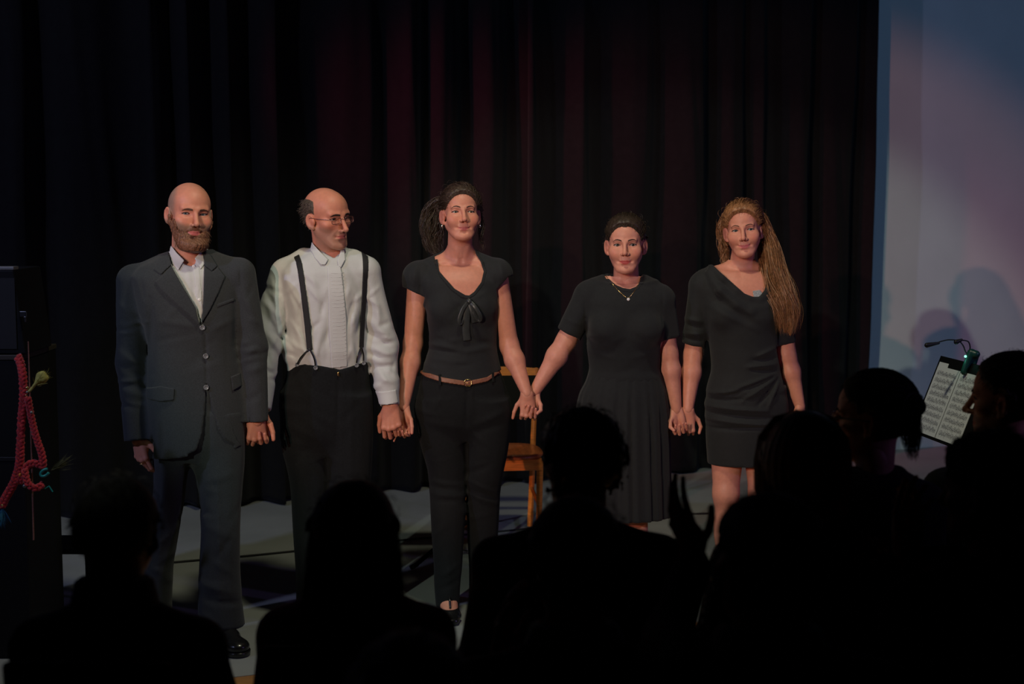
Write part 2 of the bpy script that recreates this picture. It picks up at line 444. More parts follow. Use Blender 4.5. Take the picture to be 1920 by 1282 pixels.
# ------------------------------------------------------------------ people kit
class Person:
    """local frame: origin on the floor under the person, x to the picture's right, -y to the person's front"""
    def __init__(s, px, Y, yaw=0.0):
        s.Y = Y; p = W(px, 641, Y); s.base = V3(p[0], Y, 0.0045); s.yaw = yaw; s.R = rotz(yaw); s.pieces = []; s.root = None
        s.skin = V3(0.60, 0.28, 0.185); s.kids = []
    def loc(s, w): return s.R.T @ (np.asarray(w) - s.base)
    def J(s, px, py, dy=0.0): return s.loc(W(px, py, s.Y + dy))
    def rows(s, rr, dy0=0.0):
        out = []
        for r in rr:
            py, L, Rr, ry = r[:4]; dy = (r[4] if len(r) > 4 else 0.0) + dy0
            a, b = W(L, py, s.Y + dy), W(Rr, py, s.Y + dy); c = s.loc((a + b) / 2)
            out.append((c[2], c[0], c[1], (b[0] - a[0]) / 2, ry))
        return out
    def p2(s, pts, dy=-0.11):
        q = [s.J(a, b, dy) for a, b in pts]; return [(v[0], v[2]) for v in q]
    def skinpiece(s, V, Fc, tint=None):
        if tint is None: tint = np.tile(s.skin, (len(V), 1))
        s.pieces.append((V, Fc, tint))
    def finish(s, label, group=None, name='person'):
        n = 0; Vs, Fs, Ts = [], [], []
        for V, Fc, t in s.pieces:
            Vs.append(V); Fs.append(Fc + n); Ts.append(t); n += len(V)
        me = np_mesh('body', np.concatenate(Vs), np.concatenate(Fs), tint=np.concatenate(Ts))
        s.root = link(name, me, 'skin', None, s.base, s.yaw)
        tag(s.root, label, 'person', group)
        for nm, me, mat, par, slot in s.kids:
            o = link(nm, me, mat, None); slot.append(o)
            if 'strands' in nm or nm in ('hair_locks', 'ponytail'): o['kind'] = 'stuff'
            o.parent = s.root if par is None else par[0]
    def part(s, name, V, Fc, mat, par=None, smooth=True, tint=None):
        slot = []
        s.kids.append((name, np_mesh(name, V, Fc, smooth, tint), mat, par, slot)); return slot
    def cloth(s, name, F, mat, h=0.005, par=None, lo=None, hi=None):
        V, Fc = polygonise(F, h, lo, hi)
        return s.part(name, V, Fc, mat, par)
    def patch(s, name, base, pts, mat, t=0.004, inner=0.004, h=0.0025, par=None, dy=-0.11, yfront=True, rnd=0.0, ylim=None):
        """thin piece lying on a surface, outlined in the front view by pixel points"""
        q = s.p2(pts, dy); pf = poly2(q); q = np.array(q)
        bl, bh = base.bounds()
        lo = V3(q[:, 0].min() - .01, bl[1] - .03, q[:, 1].min() - .01); hi = V3(q[:, 0].max() + .01, (bl[1] + bh[1]) / 2 if yfront else bh[1] + .03, q[:, 1].max() + .01)
        if ylim is not None: hi[1] = ylim
        ax, ay, az = [np.arange(lo[i], hi[i] + h, h).astype(f4) for i in range(3)]
        B = base.eval(ax, ay, az)
        g = pf(ax[:, None], az[None, :])[:, None, :] - f4(rnd)
        D = np.maximum(np.maximum(B - f4(t), -(B + f4(inner))), g)
        V, Fc = snet(D, lo, h)
        return s.part(name, V, Fc, mat, par)
    def ridge(s, a, b, w, amp, dy=-0.11, front=True):
        """cloth fold (amp > 0) or crease (amp < 0) along a pixel segment on the front"""
        A, B = s.J(*a, dy), s.J(*b, dy); e = np.array([B[0] - A[0], B[2] - A[2]]); L2 = e @ e + 1e-9; ww = w / (FPX / s.Y); ym = (A[1] + B[1]) / 2 + .11
        def fn(x, y, z):
            wu, wv = x - f4(A[0]), z - f4(A[2]); t = np.clip((wu * f4(e[0]) + wv * f4(e[1])) / f4(L2), 0, 1)
            d2 = (wu - t * f4(e[0])) ** 2 + (wv - t * f4(e[1])) ** 2
            g = f4(amp) * np.exp(-d2 / f4(ww * ww)) * (4 * t * (1 - t) * 0.6 + 0.4)
            return g * (1 / (1 + np.exp(np.clip((y - f4(ym) - 0.02) * 60, -30, 30)))) if front else g + 0 * y
        return fn

def line_cut(P, a, b, keep='above'):
    """half-space in the front view bounded by the pixel line a-b"""
    A, B = P.J(*a), P.J(*b); e = nrm([B[0] - A[0], B[2] - A[2]]); n = V3(-e[1], 0, e[0])   # points up if a is left of b
    sg = -1.0 if keep == 'above' else 1.0
    return lambda x, y, z: f4(sg) * ((x - f4(A[0])) * f4(n[0]) + (z - f4(A[2])) * f4(n[2])) + 0 * y

def plane_cut(p, n):
    n = nrm(n)
    return lambda x, y, z: (x - f4(p[0])) * f4(n[0]) + (y - f4(p[1])) * f4(n[1]) + (z - f4(p[2])) * f4(n[2])

# ---------------------------------------------------------------- head
def arcs(w, up, dn):
    R1 = (w * w + up * up) / (2 * up); R2 = (w * w + dn * dn) / (2 * dn)
    return R1, up - R1, R2, R2 - dn

def head_field(q):
    """q: shape options. Head frame: eyes on z = 0, face towards -y."""
    F = Field(); jw = q.get('jaw', 1.0); fw = q.get('wide', 1.0); sm = q.get('smile', 0.0); nl = q.get('nose', 1.0); ch = q.get('chin', 0.0)
    F.u(Ell((0, .020, .033), (.0755 * fw, .094, .082)))
    F.u(Ell((0, -.028, .036), (.060 * fw, .054, .058)), .02)
    F.u(Ell((0, -.030, -.022), (.061 * fw, .050, .058)), .02)
    F.u(Ell((0, -.030, -.072 - ch * .5), (.046 * jw, .047, .044)), .025)
    for sx in (-1, 1):
        F.u(Cap((sx * .053 * jw, -.002, -.046), (sx * .026 * jw, -.058, -.098 - ch), .017, .014), .022)
        F.u(Ell((sx * .046 * fw, -.048, -.022), (.019, .020, .016)), .02)
        F.u(Cap((sx * .040, -.066, .0195), (sx * .012, -.077, .0165), .0100 * q.get('brow', 1), .0095 * q.get('brow', 1)), .012)
        if sm: F.u(Ell((sx * .037, -.0575, -.038), (.021, .0155, .018)), .026)
    F.u(Ell((0, -.070, -.104 - ch), (.019, .0145, .0145)), .02)
    F.u(Ell((0, -.057, -.066), (.032, .0240, .025)), .015)
    # nose
    F.u(Cap((0, -.078, .012), (0, -.0985 - .006 * nl, -.033 * nl), .0078, .0088), .010)
    F.u(Ell((0, -.1010 - .005 * nl, -.037 * nl), (.0094, .0095, .0085)), .006)
    for sx in (-1, 1): F.u(Ell((sx * .0122, -.0905, -.041 * nl), (.0075, .0110, .0072)), .006)
    for sx in (-1, 1): F.sub(Ell((sx * .0062, -.1005, -.0475 * nl), (.0026, .0042, .0028)), .003)
    # eyes
    ew, eu, ed = .0148, q.get('eyeup', .0050), q.get('eyedn', .0042)
    R1, c1, R2, c2 = arcs(ew, eu, ed)
    for sx in (-1, 1):
        F.sub(Ell((sx * .0335, -.0905, .0010), (.0185, .0170, .0115)), .012)
        F.u(Ell((sx * .0320, -.0605, 0), .0146), .004)
        def lens(x, y, z, cx=sx * .0320):
            dx = x - f4(cx)
            d = np.maximum(np.sqrt(dx * dx + (z - f4(c1)) ** 2) - f4(R1), np.sqrt(dx * dx + (z - f4(c2)) ** 2) - f4(R2))
            return np.maximum(d + 0 * y, y + f4(.0600))
        F.sub((lens, V3(sx * .032 - ew, -.085, -.008), V3(sx * .032 + ew, -.060, .008)), .0012)
    # mouth
    cz = -.0695 + .0060 * sm; mw = .0250 + .0030 * sm
    for sx in (-1, 1):
        F.u(Cap((sx * .0045, -.0800, -.0655), (sx * (mw - .004), -.0715, cz + .0016), .0038, .0022), .0035)
    F.u(Cap((-.011, -.0775, -.0745), (.011, -.0775, -.0745), .0047), .005)
    for sx in (-1, 1):
        F.sub(Cap((0, -.0852, -.0697), (sx * .013, -.0818, -.0694 + .0015 * sm), .0015), .003)
        F.sub(Cap((sx * .013, -.0818, -.0694 + .0015 * sm), (sx * mw, -.0735, cz), .0015, .0017), .003)
        F.sub(Cap((sx * .0180, -.0905, -.047), (sx * (.0315 + .003 * sm), -.0755, -.066), .0018), .012)
        F.sub(Ell((sx * (mw + .001), -.0760, cz), (.0025, .0030, .0030)), .008)
    F.sub(Cap((-.009, -.0835, -.0855), (.009, -.0835, -.0855), .003), .010)
    # ears
    eo = q.get('ear', 1.0)
    for sx in (-1, 1):
        R = rotz(-sx * 28 * D2R * eo) @ rotx(-8 * D2R)
        c = V3(sx * (.0765 * fw + .004), .012, -.010)
        F.u(Ell(c, (.0065, .0185, .0315), R), .006)
        F.sub(Ell(c + R @ V3(sx * .0055, -.001, .003), (.0045, .0120, .0215), R), .004)
        F.u(Ell(c + R @ V3(0, -.013, -.004), (.006, .007, .010), R), .006)
        F.u(Ell(c + R @ V3(0, -.008, -.027), (.0055, .007, .008), R), .005)
    return F

def sphere_eye(c, gaze, r, iris):
    g = nrm(gaze); a = nrm(np.cross(g, [0, 0, 1])); b = np.cross(a, g)
    th = [0, .10, .19, .20, .30, .46, .50, .60, .9, 1.3, 1.8, 2.4, math.pi]; n = 20
    V, T, Fc = [], [], []
    for t in th:
        for k in range(n):
            p = 2 * math.pi * k / n
            V.append(c + r * (math.cos(t) * g + math.sin(t) * (math.cos(p) * a + math.sin(p) * b)))
            T.append((.006, .006, .006) if t < .195 else (iris if t < .48 else (.42, .38, .36)))
    for i in range(len(th) - 1):
        for k in range(n):
            l = (k + 1) % n; Fc.append([i * n + k, i * n + l, (i + 1) * n + l, (i + 1) * n + k])
    return np.array(V), np.array(Fc)[:, ::-1].copy(), np.array(T)

def ramp(a, b, x): return np.clip((x - a) / (b - a), 0, 1) ** 2 * (3 - 2 * np.clip((x - a) / (b - a), 0, 1))

class Head:
    def __init__(s, P, px, py, yaw, pitch, roll, scale=1.0, dy=0.0, q=None, neckbase=None, neckr=(.054, .060), h=.0021, eyes=True,
                 iris=(.10, .13, .14), gaze=(0, -1, 0), brow='brow_dark', browth=.0032, lips=(.52, .14, .12), blush=.25, stubble=0.0, scalp=0.0, brows=True):
        s.P = P; s.s = scale; q = q or {}
        yaw = yaw - math.degrees(math.atan((px - 960) / FPX)); s.R = rotz(yaw * D2R - P.yaw) @ rotx(-pitch * D2R) @ roty(roll * D2R)
        s.c = P.J(px, py, dy); s.q = q
        F = head_field(q); s.F0 = F
        s.nb = neckbase
        nbh = s.inv(neckbase)
        F2 = F.copy()
        F2.u(Cap((0, .024, -.052), nbh, neckr[0] / scale, neckr[1] / scale), .030)
        s.F = F2
        zc = max(nbh[2] + .012, -.20)
        lo = V3(-.105, -.125, zc); hi = V3(.105, .125, .125)
        lo = np.minimum(lo, np.minimum(V3(0, 0, zc), nbh + V3(-.08, -.08, 0))); lo[2] = zc
        hi = np.maximum(hi, nbh + V3(.08, .08, 0)); hi[2] = .125
        ys = .012; hf = hi.copy(); hf[1] = ys + .004; lb = lo.copy(); lb[1] = ys
        Va, Fa = polygonise(F2, h, lo, hf); Vb, Fb = polygonise(F2, h * 1.9, lb, hi)
        V = np.concatenate([Va, Vb]); Fc = np.concatenate([Fa, Fb + len(Va)])
        x, y, z = V[:, 0], V[:, 1], V[:, 2]; ax = np.abs(x)
        T = np.tile(P.skin, (len(V), 1))
        # blush on cheeks, nose and ears
        b = blush * (np.exp(-((ax - .044) / .018) ** 2 - ((z + .030) / .018) ** 2) * (y < -.02) + .5 * np.exp(-(x / .012) ** 2 - ((z + .035) / .014) ** 2) * (y < -.08) + .8 * ((ax > .074) & (np.abs(z + .01) < .04)))
        T = T * (1 - b[:, None]) + b[:, None] * V3(.62, .17, .12)
        if stubble:
            m = stubble * ramp(-.030, -.052, z - .35 * np.maximum(ax - .035, 0)) * ramp(.035, .005, y) * ramp(-.150, -.120, z)
            m = m * (1 - np.exp(-(x / .024) ** 4 - ((z + .069) / .009) ** 4)); m = m[:, None]
            T = T * (1 - m) + m * V3(.27, .175, .125)
        if scalp:
            m = scalp * ramp(.044, .072, ax + .35 * np.maximum(y, -.05) + .05 * z) * ramp(-.03, .0, z) * ramp(.112, .085, z); m = np.maximum(m, scalp * ramp(.02, .06, y) * ramp(-.06, -.03, z) * ramp(.11, .08, z))
            m = (m * (ax < .079))[:, None]; T = T * (1 - m) + m * V3(.24, .185, .14)
        # lips
        sm = q.get('smile', 0); cz = .0060 * sm; mw = .0250 + .0030 * sm
        up = -.0618 - .0012 * np.exp(-(x / .003) ** 2) - .0070 * ramp(.006, mw, ax) + cz * ramp(.006, mw, ax)
        dn = -.0792 + .0090 * ramp(.004, mw, ax) + cz * ramp(.006, mw, ax)
        m = ramp(mw + .0005, mw - .002, ax) * ramp(up + .0010, up - .0012, z) * ramp(dn - .0010, dn + .0012, z) * (y < -.06); m = m[:, None]
        T = T * (1 - m) + m * np.array(lips)
        P.skinpiece(s.to(V), Fc, T)
        if eyes:
            R1, c1, R2, c2 = arcs(.0148, q.get('eyeup', .0050), q.get('eyedn', .0042))
            for sx in (-1, 1):
                g = s.R.T @ P.R.T @ nrm(gaze)
                eV, eF, eT = sphere_eye(V3(sx * .0320, -.0605, 0), g, .0130, iris)
                P.part('eye', s.to(eV), eF, 'eye', tint=eT)
                xs = np.linspace(-.0150, .0160, 11) * 1.0
                pts = [(sx * (.0320 + t), -.0605 - math.sqrt(max(.0150 ** 2 - t * t * .8 - .004 ** 2, 1e-6)), max(c1 + math.sqrt(max(R1 ** 2 - t * t, 0)), -.002) + .0003) for t in xs]
                tV, tF = tube(s.to(np.array(pts)), np.linspace(.0009, .0014, 11) * scale, 6)
                P.part('eyelashes', tV, tF, 'lash')
        if brows:
            for sx in (-1, 1):
                xs = np.array([.0125, .020, .030, .040, .0485]); zt = (np.array([.0185, .0200, .0210, .0195, .0155]) if q.get('flatbrow') else np.array([.0170, .0205, .0232, .0220, .0150])) + q.get('browz', 0); th = np.array([.9, 1.1, 1.0, .75, .25]) * browth
                bx = np.concatenate([xs, xs[::-1]]) * sx; bz = np.concatenate([zt + th, (zt - th)[::-1]])
                pf = poly2(list(zip(bx, bz)))
                lo = V3(min(bx) - .004, -.1, min(bz) - .004); hi = V3(max(bx) + .004, -.04, max(bz) + .004)
                hh = .0011
                axs = [np.arange(lo[i], hi[i] + hh, hh).astype(f4) for i in range(3)]
                B = F.eval(*axs); g = pf(axs[0][:, None], axs[2][None, :])[:, None, :]
                n = f4(.0005) * np.sin(axs[0] * f4(2600) * 1.0)[:, None, None]
                D = np.maximum(np.maximum(B - f4(.0011) - n, -(B + f4(.002))), g - n)
                V, Fc = snet(D, lo, hh); P.part('eyebrow', s.to(V), Fc, brow)
    def to(s, V): return (np.asarray(V) * s.s) @ s.R.T + s.c
    def inv(s, p): return (s.R.T @ (np.asarray(p) - s.c)) / s.s
    def shell(s, name, mat, fn_region, t, h=.0028, par=None, lo=(-.115, -.13, -.16), hi=(.115, .14, .15), disp=None, base=None, inner=.006, taper=.014):
        """hair or beard cap: head surface grown by t(x,y,z) inside a region"""
        lo = V3(*lo); hi = V3(*hi)
        a = [np.arange(lo[i], hi[i] + h, h).astype(f4) for i in range(3)]
        B = (base or s.F0).eval(*a); x, y, z = a[0][:, None, None], a[1][None, :, None], a[2][None, None, :]
        tt = t(x, y, z) if callable(t) else f4(t)
        rgn = fn_region(x, y, z); fade = np.clip(-rgn / f4(taper), 0.10, 1.0) if taper else f4(1)
        D = B - tt * fade
        if disp is not None: D = D - disp(x, y, z) * fade
        D = np.maximum(np.maximum(D, rgn), -(B + f4(inner)))
        V, Fc = snet(D, lo, h)
        return s.P.part(name, s.to(V), Fc, mat, par)

# ---------------------------------------------------------------- strands
def ribbons(curves, w, seed=0, taper=True):
    """curves: array (n, m, 3) -> one mesh of thin crossed ribbons"""
    C = np.asarray(curves, float); n, m, _ = C.shape; rg = np.random.RandomState(seed)
    T = np.gradient(C, axis=1); T /= np.linalg.norm(T, axis=2)[..., None] + 1e-9
    A = rg.normal(size=(n, 1, 3)); A = A - T * (A * T).sum(2)[..., None]; A /= np.linalg.norm(A, axis=2)[..., None] + 1e-9
    B = np.cross(T, A)
    prof = (np.sin(np.linspace(.35, math.pi - .12, m)) if taper else np.ones(m))[None, :, None] * (rg.uniform(.6, 1.3, (n, 1, 1)) * w / 2)
    V = np.stack([C + A * prof, C - A * prof], 2).reshape(-1, 3)
    i = np.arange(n)[:, None]; j = np.arange(m - 1)[None, :]; b = (i * m + j) * 2
    Fc = np.stack([b, b + 1, b + 3, b + 2], -1).reshape(-1, 4)
    return V, Fc

def lock(guide, rad, n, m=18, wave=.004, freq=6, seed=0, jit=.003, spread=None):
    """bundle of strands around a guide curve; rad: list along the guide"""
    rg = np.random.RandomState(seed); G = catmull(guide, m); r = np.interp(np.linspace(0, 1, m), np.linspace(0, 1, len(rad)), rad)
    T = np.gradient(G, axis=0); T /= np.linalg.norm(T, axis=1)[:, None]
    A = np.cross(T, [0, 1, 0.2]); A /= np.linalg.norm(A, axis=1)[:, None] + 1e-9; B = np.cross(T, A)
    ph = rg.uniform(0, 6.28, n); rr = np.sqrt(rg.uniform(0.05, 1, n)); out = []
    s = np.linspace(0, 1, m)
    for i in range(n):
        a = ph[i] + rg.normal() * .6 * s
        w1 = wave * np.sin(freq * s * 6.28 * rg.uniform(.85, 1.15) + rg.uniform(0, 6.28)); w2 = wave * np.cos(freq * s * 6.28 * rg.uniform(.85, 1.15) + rg.uniform(0, 6.28))
        c = G + A * (rr[i] * r * np.cos(a) + w1 * np.minimum(1, s * 3))[:, None] + B * (rr[i] * r * np.sin(a) + w2 * np.minimum(1, s * 3))[:, None] + rg.normal(size=3) * jit * s[:, None]
        e = rg.uniform(.82, 1.0); c = catmull(c, m) if e > .99 else np.stack([np.interp(s * e, s, c[:, k]) for k in range(3)], 1)
        out.append(c)
    return np.array(out)

# ---------------------------------------------------------------- hands
def hand_mesh(P, wrist, d, n, ts, elbow, size=1.0, curl=((20, 30, 20),) * 4, spread=(5, 1, -3, -8), thumb=(35, 15, 20), slim=1.0, h=.0029, foreR=(.026, .034), tint=None, thumbdir=None, length=.12):
    """wrist, elbow: local points; d: wrist to knuckles; n: back of the hand; ts=+1/-1: thumb along +/-(d x n)"""
    d = P.R.T @ nrm(d); n = P.R.T @ np.asarray(n, float); n = nrm(n - d * (n @ d)); t = ts * np.cross(d, n)
    R = np.stack([t, d, n], 1)     # columns: u = thumb side, v = along fingers, w = back of hand
    el = (R.T @ (np.asarray(elbow) - np.asarray(wrist))) / size
    F = Field(); sl = slim
    kn = [(.0285, .090, .000), (.0085, .095, .003), (-.0115, .090, .001), (-.0295, .080, -.004)]
    wr = [(.014, .004, 0), (.005, .002, .002), (-.006, .002, .002), (-.015, .004, 0)]
    kn = [(a * sl, b, c) for a, b, c in kn]; wr = [(a * sl, b, c) for a, b, c in wr]
    for a, b in zip(wr, kn): F.u(Cap(a, V3(*b), .0135, .0108 * sl), .012)
    F.u(Ell((.022 * sl, .036, -.011), (.015, .032, .013)), .012)
    F.u(Ell((-.020 * sl, .040, -.010), (.012, .034, .011)), .012)
    for b in kn: F.u(Ell(V3(*b) + V3(0, .001, .0035), .0088 * sl), .006)
    el2 = nrm(el) * length
    F.u(Cap((0, .004, 0), el2, foreR[0] * .84, foreR[1], ((0, 0, 1), .74)), .012)
    seg = [(.042, .025, .021), (.046, .029, .022), (.042, .027, .022), (.034, .020, .019)]; rad = [(.0090, .0080, .0066), (.0092, .0082, .0068), (.0088, .0078, .0064), (.0078, .0069, .0057)]
    tips = []
    for i in range(4):
        p = V3(*kn[i]); a = 0.0; sp = spread[i] * D2R
        for j in range(3):
            a += curl[i][j] * D2R
            dirv = V3(math.sin(sp) * math.cos(a), math.cos(sp) * math.cos(a), -math.sin(a))
            qn = p + dirv * seg[i][j]
            r0 = rad[i][j] * sl; r1 = (rad[i][j + 1] if j < 2 else rad[i][2] * .88) * sl
            F.u(Cap(p, qn, r0, r1), .0035 if j == 0 else .0012)
            p = qn
        tips.append(p)
    p = V3(.019 * sl, .020, -.008)
    td = thumbdir
    if td is None: td = [(.62, .72, -.32), (.30, .92, -.25), (.10, .97, -.22)]
    for j, (ln, r0, r1) in enumerate(((.040, .0125, .0105), (.033, .0105, .0092), (.027, .0092, .0074))):
        qn = p + nrm(td[j]) * ln; F.u(Cap(p, qn, r0 * sl, r1 * sl), .006 if j == 0 else .002); p = qn
    lo, hi = F.bounds()
    V, Fc = polygonise(F, h, lo - .004, hi + .004)
    T = np.tile(P.skin, (len(V), 1))
    tp = np.zeros(len(V))
    for q in tips + [p]: tp = np.maximum(tp, np.exp(-((V - q) ** 2).sum(1) / .012 ** 2))
    for q in kn: tp = np.maximum(tp, .7 * np.exp(-((V - np.array(q)) ** 2).sum(1) / .010 ** 2))
    T = T * (1 - .30 * tp[:, None]) + .30 * tp[:, None] * V3(.60, .17, .12)
    P.skinpiece((V * size) @ R.T + np.asarray(wrist), Fc, T)
    return lambda q: (np.asarray(q) * size) @ R.T + np.asarray(wrist)

def arm_skin(P, sh, el, wr, r=(.046, .040, .036, .024), h=.006, flat=None):
    F = Field()
    e1 = np.asarray(el)
    F.u(Cap(sh, el, r[0], r[1])); F.u(Cap(el, np.asarray(el) * .7 + np.asarray(wr) * .3, r[1], r[2] * 1.08), .02)
    F.u(Cap(np.asarray(el) * .7 + np.asarray(wr) * .3, wr, r[2] * 1.08, r[3]), .02)
    V, Fc = polygonise(F, h); P.skinpiece(V, Fc); return F

def shoe(P, heel, toe, par=None, w=.047, mat='black_leather', hgt=.075, hs=.004):
    heel = np.asarray(heel, float); toe = np.asarray(toe, float); heel[2] = 0; toe[2] = 0
    L = np.linalg.norm(toe - heel); d = (toe - heel) / L
    F = Field()
    z0 = V3(0, 0, .034)
    F.u(Cap(heel + d * .04 + z0, heel + d * .16 + z0, .036, .044)); F.u(Ell(toe - d * .055 + V3(0, 0, .032), (w, .056, .030), np.stack([nrm(np.cross(d, [0, 0, 1])), d, V3(0, 0, 1)], 1)), .02)
    F.u(Cap(heel + d * .045 + V3(0, 0, .05), heel + d * .055 + V3(0, 0, hgt), .037, .036), .02)
    F.u(Cap(heel + d * .06 + V3(0, 0, .06), toe - d * .09 + V3(0, 0, .040), .034, .028), .02)
    F.cut(lambda x, y, z: f4(.016) - z + 0 * x + 0 * y)
    up = P.cloth('shoe', F, mat, hs)
    S = Field(); sd = nrm(np.cross(d, [0, 0, 1])); Rm = np.stack([sd, d, V3(0, 0, 1)], 1)
    S.u(Ell(heel + d * .055 + V3(0, 0, .012), (.041, .058, .05), Rm)); S.u(Ell(toe - d * .065 + V3(0, 0, .012), (w + .006, .070, .05), Rm), .05); S.u(Cap(heel + d * .06 + V3(0, 0, .012), toe - d * .1 + V3(0, 0, .012), .040, .043), .02)
    S.cut(lambda x, y, z: np.maximum(z - f4(.019), f4(.001) - z) + 0 * x + 0 * y)
    P.cloth('sole', S, mat, hs, par=up)
    return up

# ---------------------------------------------------------------- hair on the scalp
def hairreg(fx=.065, fz=.074, zc=0.0, low=-.075, front=.0, peak=0.0, earr=.030, ycut=.01):
    def fn(x, y, z):
        a = np.abs(x)
        zz = z - zc + f4(peak) * np.exp(-(x / .012) ** 2)
        d = (1 - np.sqrt((x / f4(fx)) ** 2 + (zz / f4(fz)) ** 2)) * f4(.055) + 0 * y
        d = np.where(y < f4(ycut), d, f4(-1))
        e = f4(earr) - np.sqrt((y - .004) ** 2 + ((z + .014) / 1.25) ** 2); e = np.where(a > .055, e + 0 * x, f4(-1)); d = np.maximum(d, e)
        d = np.maximum(d, np.minimum(.012 - z, front - y) + 0 * x)
        d = np.maximum(d, np.minimum(.0 - y, f4(.0) - z) + 0 * x)
        return np.maximum(d, low - z + 0 * x + 0 * y)
    return fn

def scalp_paths(n, tie, seed, fx=.066, fz=.076, zc=0.0, grow=(.010, .012, .013), m=12, wave=.002, spanning=(-1.42, 1.42), jit=.004, end=1.0):
    """strands combed from the hairline over the skull to a tie point (head frame)"""
    rg = np.random.RandomState(seed); c = V3(0, .020, .033); r = V3(.0755, .094, .082) + V3(*grow); tie = V3(*tie); C = []
    for i in range(n):
        a = rg.uniform(*spanning); p = V3(fx * math.sin(a), 0, zc + fz * math.cos(a) if abs(a) < 1.5 else zc + .02 * math.cos(a))
        qd = 1 - (p[0] / r[0]) ** 2 - ((p[2] - c[2]) / r[2]) ** 2
        p[1] = c[1] - r[1] * math.sqrt(max(qd, .02)); st = rg.uniform(0, .55); out = []
        mid = c + nrm((p + tie) / 2 - c + V3(0, 0, .03)) * .1
        ph = rg.uniform(0, 6.28)
        for t in np.linspace(st, end, m):
            q = (1 - t) ** 2 * p + 2 * t * (1 - t) * mid + t * t * tie
            v = q - c; k = math.sqrt(((v / r) ** 2).sum()); s_ = c + v / k if t < .9 else q * ((t - .9) * 10) + (c + v / k) * (1 - (t - .9) * 10)
            s_ = s_ + nrm(v) * (wave * math.sin(t * 14 + ph) + .001) + V3(wave * math.cos(t * 11 + ph), 0, 0)
            out.append(s_)
        C.append(np.array(out) + rg.normal(size=3) * jit * .3)
    return np.array(C)

def stray(Hd, n, seed, base=(.0755, .094, .082), ln=(.02, .05), up=.6, zmin=.0):
    """loose flyaway hairs standing off the head"""
    rg = np.random.RandomState(seed); C = []
    while len(C) < n:
        v = nrm(rg.normal(size=3)); p = V3(0, .020, .033) + v * (V3(*base) + .010)
        if p[2] < zmin or (p[1] < -.02 and p[2] < .085): continue
        tdir = nrm(np.cross(v, rg.normal(size=3))); L = rg.uniform(*ln)
        C.append([p + tdir * L * t + v * L * up * math.sin(t * 2.4) for t in np.linspace(0, 1, 9)])
    return np.array(C)

def line_on(F, P, pts, r, n=16, lift=0.0, seg=6):
    """thin cord lying on a surface through pixel points"""
    q = catmull(np.array([[a, b, 0] for a, b in pts], float), n); out = []
    for a, b, _ in q: out.append(drop(F, P.J(a, b, -.12)) + V3(0, -lift, 0))
    return tube(np.array(out), r, seg)

def foot_field(an, d, L=.235, w=.040, arch=0.0):
    """bare foot: ankle point, direction, heel lift arch"""
    an = np.asarray(an, float); d = nrm(d); F = Field(); sd = nrm(np.cross(d, [0, 0, 1]))
    heel = V3(an[0], an[1], 0) - d * .045 + V3(0, 0, .022 + arch); ball = V3(an[0], an[1], 0) + d * (L - .115) + V3(0, 0, .022); toe = V3(an[0], an[1], 0) + d * (L - .055) + V3(0, 0, .015)
    F.u(Cap(heel, heel + V3(0, 0, .03) + d * .01, .026, .028)); F.u(Cap(an + d * .0, ball, .034, .022, (sd, 1.3)), .02); F.u(Cap(heel + d * .03, ball, .026, .022, (sd, 1.3)), .02)
    F.u(Cap(ball, toe, .021, .013, (sd, 1.9)), .015); F.u(Cap(an + V3(0, 0, .12), an, .036, .033), .02)
    return F

def drop(F, c, r=.10):
    """nearest front surface point below a local (x, z): march along +y"""
    ys = np.arange(c[1] - r, c[1] + .30, .001).astype(f4)
    D = F.eval(np.array([c[0]], f4), ys, np.array([c[2]], f4))[0, :, 0]
    i = np.argmax(D < 0); return V3(c[0], ys[i], c[2])
def plane_or(P, p, n, r):
    """cut beyond a plane, only near the point (for cuffs)"""
    n = nrm(n); p = np.asarray(p)
    def fn(x, y, z):
        d = (x - f4(p[0])) * f4(n[0]) + (y - f4(p[1])) * f4(n[1]) + (z - f4(p[2])) * f4(n[2])
        q = np.sqrt((x - f4(p[0])) ** 2 + (y - f4(p[1])) ** 2 + (z - f4(p[2])) ** 2) - f4(r)
        ab = np.minimum(d, -q)
        return ab
    return fn

def folds(P, F, box, n, L, w, amp, ang, jit, seed):
    """scatter small cloth creases over a pixel box"""
    rg = np.random.RandomState(seed)
    for i in range(n):
        x, y = rg.uniform(box[0], box[2]), rg.uniform(box[1], box[3]); a = (ang + rg.normal() * jit) * D2R; l = L * rg.uniform(.6, 1.3) / 2
        F.disp(P.ridge((x - l * math.cos(a), y - l * math.sin(a)), (x + l * math.cos(a), y + l * math.sin(a)), w * rg.uniform(.8, 1.3), amp * rg.uniform(.6, 1.2) * (1 if i % 2 else -1)))
# ------------------------------------------------------------------ the setting
M['wall'] = mk('white_wall_paint', (0.84, 0.86, 0.86), 0.85, nscale=3, namt=0.03, bump=0.04, bscale=90)
M['mat'] = mk('grey_dance_vinyl', (0.30, 0.315, 0.30), 0.55, nscale=2.2, namt=0.12, bump=0.03, bscale=120)
M['oak'] = mk('oak_floor', (0.42, 0.20, 0.07), 0.4, nscale=9, namt=0.3, stretch=(1, 14, 1))
M['floor_base'] = mk('floor_base', (0.10, 0.055, 0.03), 0.8)
M['curtain'] = mk('black_molton', (0.0080, 0.0074, 0.0074), 0.95, spec=0.15, sheen=0.05, nscale=25, namt=0.12, bump=0.25, bscale=60)
M['black_paint'] = mk('black_paint', (0.006, 0.006, 0.0062), 0.6, spec=0.2)
M['black_plastic'] = mk('black_plastic', (0.014, 0.014, 0.015), 0.5)
M['rubber'] = mk('black_rubber', (0.012, 0.012, 0.012), 0.7)

